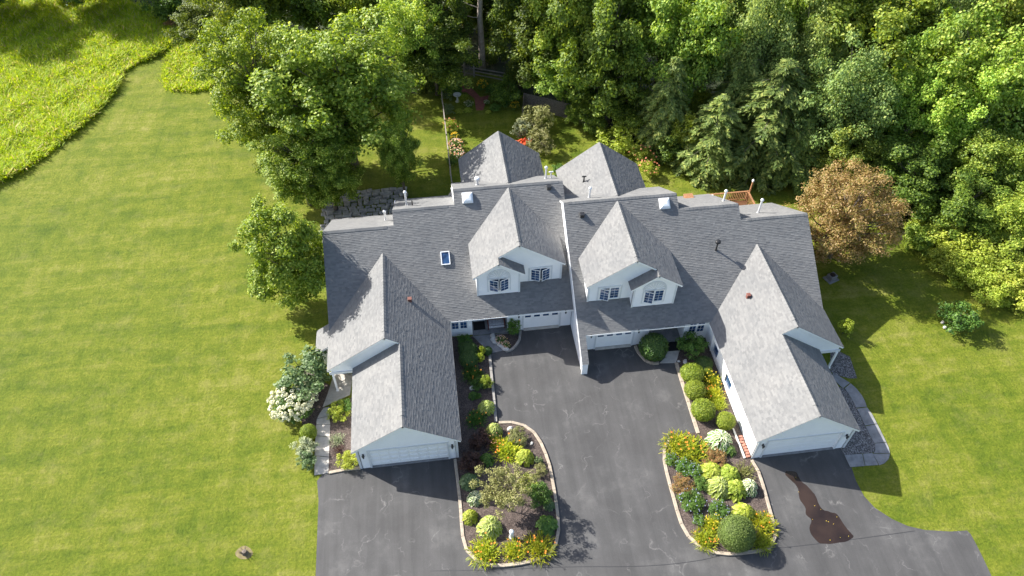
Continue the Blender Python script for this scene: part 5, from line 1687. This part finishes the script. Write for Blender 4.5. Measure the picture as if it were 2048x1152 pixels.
# ------------------------------------------------------------------ shrubs near the houses
NEAR = [
 ('shrub_blue', (-10.43,31.67,1.83), 2.5, 'large grey green viburnum at the corner of the left porch', 'shrub', 'viburnum_shrub'),
 ('hydrangea', (-11.33,29.82,1.45), 1.6, 'hydrangea covered in creamy white flower heads at the lawn edge', 'hydrangea', 'hydrangea_shrub'),
 ('box', (-10.18,27.5,0.54), .95, 'small clipped ball shrub left of the curved walk', 'shrub', 'clipped_shrub'),
 ('shrub_pale', (-10.3,26.27,0.66), 1.0, 'variegated pale shrub left of the curved walk, upper', 'shrub', 'variegated_shrub'),
 ('shrub_blue', (-10.21,25.46,0.59), .85, 'grey green shrub at the lower end of the curved walk', 'shrub', 'leafy_shrub'),
 ('shrub_lime', (-8.25,28.89,0.69), .9, 'glossy green shrub between the curved walk and left garage wall', 'shrub', 'leafy_shrub'),
 ('shrub', (-7.73,29.34,0.49), .8, 'green shrub touching the left garage wall by the porch', 'shrub', 'leafy_shrub'),
 ('grass_pale', (-8.34,26.91,0.47), .4, 'silvery ornamental grass tuft in mulch left of the garage', 'grass', 'ornamental_grass'),
 ('barberry', (-8.18,26.09,0.43), .42, 'dark red barberry in mulch left of the garage', 'shrub', 'barberry_shrub'),
 ('shrub_lime', (-7.47,25.11,0.66), .85, 'lime green shrub at the left front corner of the left garage', 'shrub', 'leafy_shrub'),
 ('yew', (1.1,33.05,0.66), 1.0, 'dark spreading yew beside the left entry walk, upper lobe', 'shrub', 'yew_shrub'),
 ('yew', (1.11,32.27,0.69), .95, 'dark spreading yew beside the left entry walk, lower lobe', 'shrub', 'yew_shrub'),
 ('yew', (2.53,32.93,0.33), .6, 'small dark yew where the bed kerb meets the left entry walk', 'shrub', 'yew_shrub'),
 ('shrub_lime', (2.08,32.86,0.26), .9, 'lime green shrub lit between the dark yews, upper', 'shrub', 'leafy_shrub'),
 ('shrub_lime', (1.91,32.24,0.29), .85, 'lime green shrub lit between the dark yews, lower', 'shrub', 'leafy_shrub'),
 ('shrub', (0.96,34.07,0.52), .6, 'dark leafy shrub under the window of the left house', 'shrub', 'leafy_shrub'),
 ('day_green', (1.27,30.96,0.68), .75, 'daylily with orange blooms beside the left garage, upper', 'daylily', 'daylily_plant'),
 ('shrub', (1.58,30.09,0.5), .6, 'dark green shrub between daylily and bed kerb', 'shrub', 'leafy_shrub'),
 ('shrub_lime', (2.13,30.09,0.43), .9, 'lime green leafy shrub against the bed kerb', 'shrub', 'leafy_shrub'),
 ('hosta_green', (1.11,29.25,0.32), .35, 'small hosta in the deep shade beside the left garage', 'hosta', 'hosta_plant'),
 ('shrub', (1.49,29.12,0.21), .35, 'tiny green plant right of the small shaded hosta', 'plant', 'leafy_plant'),
 ('hosta_edge', (1.95,28.1,0.56), .6, 'pale leafed hosta touching the bed kerb', 'hosta', 'hosta_plant'),
 ('day_green', (1.17,27.3,0.62), .6, 'daylily with few orange blooms beside the left garage, lower', 'daylily', 'daylily_plant'),
 # left island
 ('hosta_edge', (2.26,26.21,0.54), .6, 'variegated hosta at the head of the left island', 'hosta', 'hosta_plant'),
 ('shrub_burg', (1.3,25.4,0.74), 1.0, 'burgundy shrub in the left island, upper of two', 'shrub', 'burgundy_shrub'),
 ('shrub_burg', (0.46,23.96,0.79), .95, 'burgundy shrub in the left island, lower of two by the garage', 'shrub', 'burgundy_shrub'),
 ('day_peach', (2.11,25.45,0.44), .6, 'peach flowered lily beside the upper burgundy shrub', 'lily', 'lily_plant'),
 ('hosta_green', (1.53,24.09,0.46), .5, 'bright green hosta right of the lower burgundy shrub', 'hosta', 'hosta_plant'),
 ('shrub_olive', (3.78,25.51,0.57), .6, 'olive green shrub inside the upper kerb of the left island', 'shrub', 'leafy_shrub'),
 ('day_lime', (2.96,24.63,0.86), .75, 'large yellow green daylily in the upper left island', 'daylily', 'daylily_plant'),
 ('hosta_lime', (4.04,23.95,0.6), .55, 'lime hosta right of the large daylily in the left island', 'hosta', 'hosta_plant'),
 ('shrub_blue', (4.96,23.6,0.26), .4, 'tiny blue green plant by the right kerb of the left island', 'plant', 'leafy_plant'),
 ('shrub_olive', (4.9,22.82,0.42), .5, 'small olive plant by the right kerb of the left island', 'plant', 'leafy_plant'),
 ('hosta_blue', (0.24,22.69,0.58), .5, 'blue green hosta by the left kerb of the left island, upper', 'hosta', 'hosta_plant'),
 ('hosta_white', (0.52,21.49,0.48), .45, 'half shaded variegated hosta by the left kerb of the left island', 'hosta', 'hosta_plant'),
 ('hosta_lime', (0.09,20.28,0.47), .5, 'lime hosta by the left kerb of the left island', 'hosta', 'hosta_plant'),
 ('hosta_edge', (1.23,19.46,0.71), .65, 'large pale edged hosta left of the bollard light', 'hosta', 'hosta_plant'),
 ('shrub_lime', (3.96,22.04,0.55), .8, 'bright green shrub right of the open small tree in the left island', 'shrub', 'leafy_shrub'),
 ('shrub', (4.64,20.98,0.73), 1.25, 'rounded dark green shrub against the right kerb of the left island', 'shrub', 'leafy_shrub'),
 ('hosta_blue', (5.11,20.44,0.35), .4, 'small blue green hosta at the right kerb of the left island', 'hosta', 'hosta_plant'),
 ('hosta_green', (4.77,19.14,0.62), .6, 'dark green hosta at the lower right of the left island', 'hosta', 'hosta_plant'),
 ('day_yellow', (0.76,17.94,0.81), .8, 'daylily full of orange blooms at the lower left end of the left island', 'daylily', 'daylily_plant'),
 ('day_lime', (2.51,17.8,0.63), .7, 'yellow green daylily at the middle of the left island tip', 'daylily', 'daylily_plant'),
 ('day_yellow', (4.06,17.77,0.85), .8, 'daylily full of orange blooms at the lower right end of the left island', 'daylily', 'daylily_plant'),
 ('bedding', (3.65,33.89,0.41), .32, 'low bedding flowers in white yellow and orange by the left porch', 'flowers', 'bedding_flowers'),
 ('bedding', (3.97,33.42,0.3), .28, 'low orange and yellow bedding flowers at the front of the ring bed', 'flowers', 'bedding_flowers'),
 ('shrub', (4.68,34.58,0.49), 1.5, 'upright green shrub beside the left single garage door', 'shrub', 'leafy_shrub'),
 # right side
 ('yew', (14.63,31.35,0.99), 1.8, 'big round dark yew in front of the right entry', 'shrub', 'yew_shrub'),
 ('shrub_lime', (14.48,30.99,0.26), .5, 'small yellow green plant in front of the big round yew', 'plant', 'leafy_plant'),
 ('shrub', (17.55,31.28,0.92), 1.5, 'green azalea under the window of the right house', 'shrub', 'leafy_shrub'),
 ('yew', (17.97,29.63,0.62), .9, 'dark clipped yew against the right garage wall', 'shrub', 'yew_shrub'),
 ('box', (16.89,28.93,0.79), 1.05, 'clipped ball shrub first in the row below the right entry', 'shrub', 'clipped_shrub'),
 ('box2', (18.05,29.11,0.4), .7, 'small clipped shrub tucked behind the first ball in the row', 'shrub', 'clipped_shrub'),
 ('box', (16.69,27.52,0.71), 1.0, 'clipped ball shrub second in the row below the right entry', 'shrub', 'clipped_shrub'),
 ('box', (16.74,25.82,0.79), 1.15, 'clipped ball shrub third and largest in the row below the right entry', 'shrub', 'clipped_shrub'),
 ('box', (18.04,24.83,0.62), .95, 'clipped ball shrub nearest the white right garage wall', 'shrub', 'clipped_shrub'),
 ('day_gold', (18.22,28.34,0.57), .75, 'yellow flowered daylily beside the right garage wall, upper', 'daylily', 'daylily_plant'),
 ('day_lime', (18.02,27.24,0.64), .7, 'daylily beside the right garage wall, middle', 'daylily', 'daylily_plant'),
 ('day_plain', (18.06,26.43,0.56), .6, 'daylily without blooms beside the right garage wall, lower', 'daylily', 'daylily_plant'),
 # right island
 ('day_yellow', (14.38,23.46,1), .85, 'large daylily in orange bloom at the upper left of the right island', 'daylily', 'daylily_plant'),
 ('day_yellow', (15.23,23.06,0.93), .8, 'daylily in orange bloom merging with the large one in the right island', 'daylily', 'daylily_plant'),
 ('hosta_white', (17.23,23.47,0.81), .75, 'white variegated hosta at the head of the right island', 'hosta', 'hosta_plant'),
 ('hosta_green', (17.68,22.76,0.43), .45, 'green hosta below the white variegated hosta', 'hosta', 'hosta_plant'),
 ('shrub_russet', (16.52,22.24,0.73), .7, 'russet spirea in the upper right island', 'shrub', 'spirea_shrub'),
 ('salvia', (13.6,22.52,0.43), .5, 'blue flowered plant at the left kerb of the right island', 'flowers', 'flowering_plant'),
 ('salvia', (14.3,21.9,0.56), .55, 'green clump with blue flowers below the large daylily', 'flowers', 'flowering_plant'),
 ('salvia', (14.94,21.54,0.46), .5, 'blue flowered clump next to the lime hostas', 'flowers', 'flowering_plant'),
 ('hosta_lime', (16.02,21.36,0.72), .6, 'lime hosta in the middle of the right island, upper left', 'hosta', 'hosta_plant'),
 ('hosta_lime', (16.98,20.98,0.78), .6, 'lime hosta in the middle of the right island, upper right', 'hosta', 'hosta_plant'),
 ('hosta_edge', (16.12,20.31,0.77), .6, 'pale edged hosta in the middle of the right island, lower left', 'hosta', 'hosta_plant'),
 ('hosta_lime', (17.11,19.98,0.74), .6, 'lime hosta in the middle of the right island, lower right', 'hosta', 'hosta_plant'),
 ('hosta_white', (18.04,20,0.55), .6, 'white edged hosta by the right kerb of the right island', 'hosta', 'hosta_plant'),
 ('grass_wispy', (18.16,21.11,0.62), .65, 'wispy ornamental grass at the right of the right island', 'grass', 'ornamental_grass'),
 ('shrub_russet', (13.85,20.63,0.71), .7, 'russet spirea at the left kerb of the right island', 'shrub', 'spirea_shrub'),
 ('shrub', (14.99,20.61,0.45), .5, 'green clump between the russet spirea and the hostas', 'plant', 'leafy_plant'),
 ('salvia', (14.09,19.42,0.76), .65, 'large blue flowered clump at the left of the right island', 'flowers', 'flowering_plant'),
 ('salvia', (15.6,18.78,0.6), .5, 'sparse blue flowered clump in the centre of the right island', 'flowers', 'flowering_plant'),
 ('hosta_lime', (17.12,18.38,0.66), .55, 'lime hosta above the big clipped ball', 'hosta', 'hosta_plant'),
 ('salvia', (14.22,18.28,0.37), .4, 'small blue flowered plant at the lower left of the right island', 'flowers', 'flowering_plant'),
 ('day_gold', (14.9,17.85,0.53), .65, 'golden daylily left of the big clipped ball, upper', 'daylily', 'daylily_plant'),
 ('day_lime', (14.23,17.03,0.67), .7, 'yellow green daylily at the lower left kerb of the right island', 'daylily', 'daylily_plant'),
 ('bigball', (16,16.86,1.03), 1.9, 'big clipped ball shrub at the tip of the right island', 'shrub', 'clipped_shrub'),
 ('day_yellow', (18.11,17.44,0.71), .8, 'daylily in orange bloom right of the big clipped ball', 'daylily', 'daylily_plant'),
 ('day_plain', (17.63,16.41,0.61), .6, 'green daylily at the lower right kerb of the right island', 'daylily', 'daylily_plant'),
 # lawn, right
 ('shrub', (38.32,31.06,1.25), 2.0, 'round shrub standing alone on the right lawn', 'shrub', 'round_shrub'),
 ('shrub_lime', (39.39,31.25,0.61), 1.9, 'yellow green growth on the right side of the lone lawn shrub', 'shrub', 'leafy_shrub'),
 ('shrub_lime', (29.5,31.38,0.53), 1.6, 'small yellow green shrub against the right house wall', 'shrub', 'leafy_shrub'),
 # behind the houses
 ('shrub_olive', (10.11,59.29,1.76), 2.6, 'golden olive shrub tree in the back lawn, upper', 'shrub', 'garden_shrub'),
 ('shrub_pale', (8.61,58.74,0.83), 1.8, 'grey green shrub left of the golden olive shrub', 'shrub', 'garden_shrub'),
 ('shrub_olive', (10.16,56.1,1.24), 2.0, 'pale olive shrub in the back lawn beside the sunroom roof', 'shrub', 'garden_shrub'),
 ('shrub_lime', (17.98,56.08,2.29), 2.8, 'sprawling yellow green shrub behind the right sunroom roof', 'shrub', 'garden_shrub'),
 ('rose', (19.36,53.47,1.22), 1.7, 'yellow green rose bush right of the right sunroom roof, upper', 'shrub', 'rose_bush'),
 ('rose', (19.37,51.6,1.02), 1.5, 'yellow green rose bush right of the right sunroom roof, lower', 'shrub', 'rose_bush'),
 ('shrub', (11.2,52.51,0.65), 1.3, 'small leafy shrub between the two sunroom roofs', 'shrub', 'garden_shrub'),
 ('rose', (1.86,60.68,0.79), 1.3, 'rose bush on the rail fence, upper', 'shrub', 'rose_bush'),
 ('orange_bloom', (2.13,59.12,0.44), .8, 'orange flowers along the rail fence', 'flowers', 'flowering_plant'),
 ('bedding', (2.11,57.62,0.72), 1.0, 'pink and white flowers along the rail fence', 'flowers', 'flowering_plant'),
 ('bedding', (2.11,56.45,0.71), .8, 'mixed flowers next to the umbrella along the rail fence', 'flowers', 'flowering_plant'),
 ('shrub', (1.52,55.45,0.56), .8, 'green shrub along the rail fence above the umbrella', 'shrub', 'garden_shrub'),
 ('shrub_blue', (1.8,66.25,0.73), 1.1, 'blue green shrub inside the rail fence, upper', 'shrub', 'garden_shrub'),
 ('shrub_blue', (1.81,63.56,0.71), 1.0, 'blue green shrub inside the rail fence, lower', 'shrub', 'garden_shrub'),
 ('white_bloom', (3.94,64.73,0.51), .5, 'white flowering plant beside the brick path', 'flowers', 'flowering_plant'),
 ('white_bloom', (5.8,64.77,0.31), .45, 'small white flowers on the right of the brick path', 'flowers', 'flowering_plant'),
 ('hosta_green', (7.7,64.58,0.77), .9, 'bright green hosta on the right of the back garden', 'hosta', 'hosta_plant'),
 ('orange_bloom', (8.62,63.65,0.51), .7, 'orange black eyed flowers at the right end of the back garden', 'flowers', 'flowering_plant'),
 ('shrub', (6.56,63.71,0.61), .6, 'dark green clump right of the brick path', 'plant', 'leafy_plant'),
 ('orange_bloom', (5.67,67.45,0.58), 1.1, 'yellow flowered bush above the brick path', 'flowers', 'flowering_plant'),
 ('shrub', (6.65,66.76,0.73), 1.0, 'green bush right of the yellow flowered bush', 'shrub', 'garden_shrub'),
 ('shrub', (2.86,67.23,0.73), .9, 'dark bush left of the brick path', 'shrub', 'garden_shrub'),
 ('day_plain', (3.42,65.98,0.83), .5, 'grassy clump between bird bath and brick path', 'plant', 'leafy_plant'),
 ('hosta_lime', (2.89,63.89,0.61), .2, 'low yellow green groundcover left of the path mouth', 'groundcover', 'groundcover'),
 ('hosta_lime', (3.81,63.95,0.61), .2, 'low yellow green groundcover touching the path mouth', 'groundcover', 'groundcover'),
 ('hosta_lime', (5.85,63.35,0.41), .2, 'low yellow green groundcover right of the path mouth', 'groundcover', 'groundcover'),
]
for key, t, hgt, lab, cat, nm in NEAR:
    plant(key, t, hgt, lab, cat, nm)
# small open tree in the left island
e = place_tree('small', (*(2.42,20.76,1.52,2.4)[:3], 2.4), 'small airy tree with pale olive leaves in the left island', 'tree', 'ornamental_tree')
x_, y_ = e.location.x, e.location.y
R_ = np.random.default_rng(77)
V_, cc_ = cluster_crown(R_, 1.75, 1.15, 2.5, 75, 95, .11, .07, rc=(.14, .24), irr=.22, low=.5)
cm_ = leaf_mesh('crown', V_, 'leaf_olive')
tm_ = limbs(R_, cc_, 1.5, .06, every=1).mesh('trunk')
tm_.materials.append(M['bark'])
for ch in e.children:
    ch.data = cm_ if ch.name.startswith('crown') else tm_
e.scale = (1, 1, 1)

# a few fallen leaves lying on the puddle
R_ = np.random.default_rng(5)
pp = np.array(pud)
k_ = R_.uniform(pp.min(0), pp.max(0), (160, 2))
k_ = k_[in_poly(k_[:, 0], k_[:, 1], pud)][:12]
V_ = leaf_arrays(np.column_stack([k_, np.full(len(k_), .022)]), np.tile([0, 0, 1.0], (len(k_), 1)) + R_.normal(size=(len(k_), 3)) * .15, .06, .04, R_, fold=.05)
tag(link('fallen_leaves', leaf_mesh('fallen_leaves', V_, 'flower_yellow')), 'yellow fallen leaves floating on the brown puddle', 'leaves', kind='stuff')
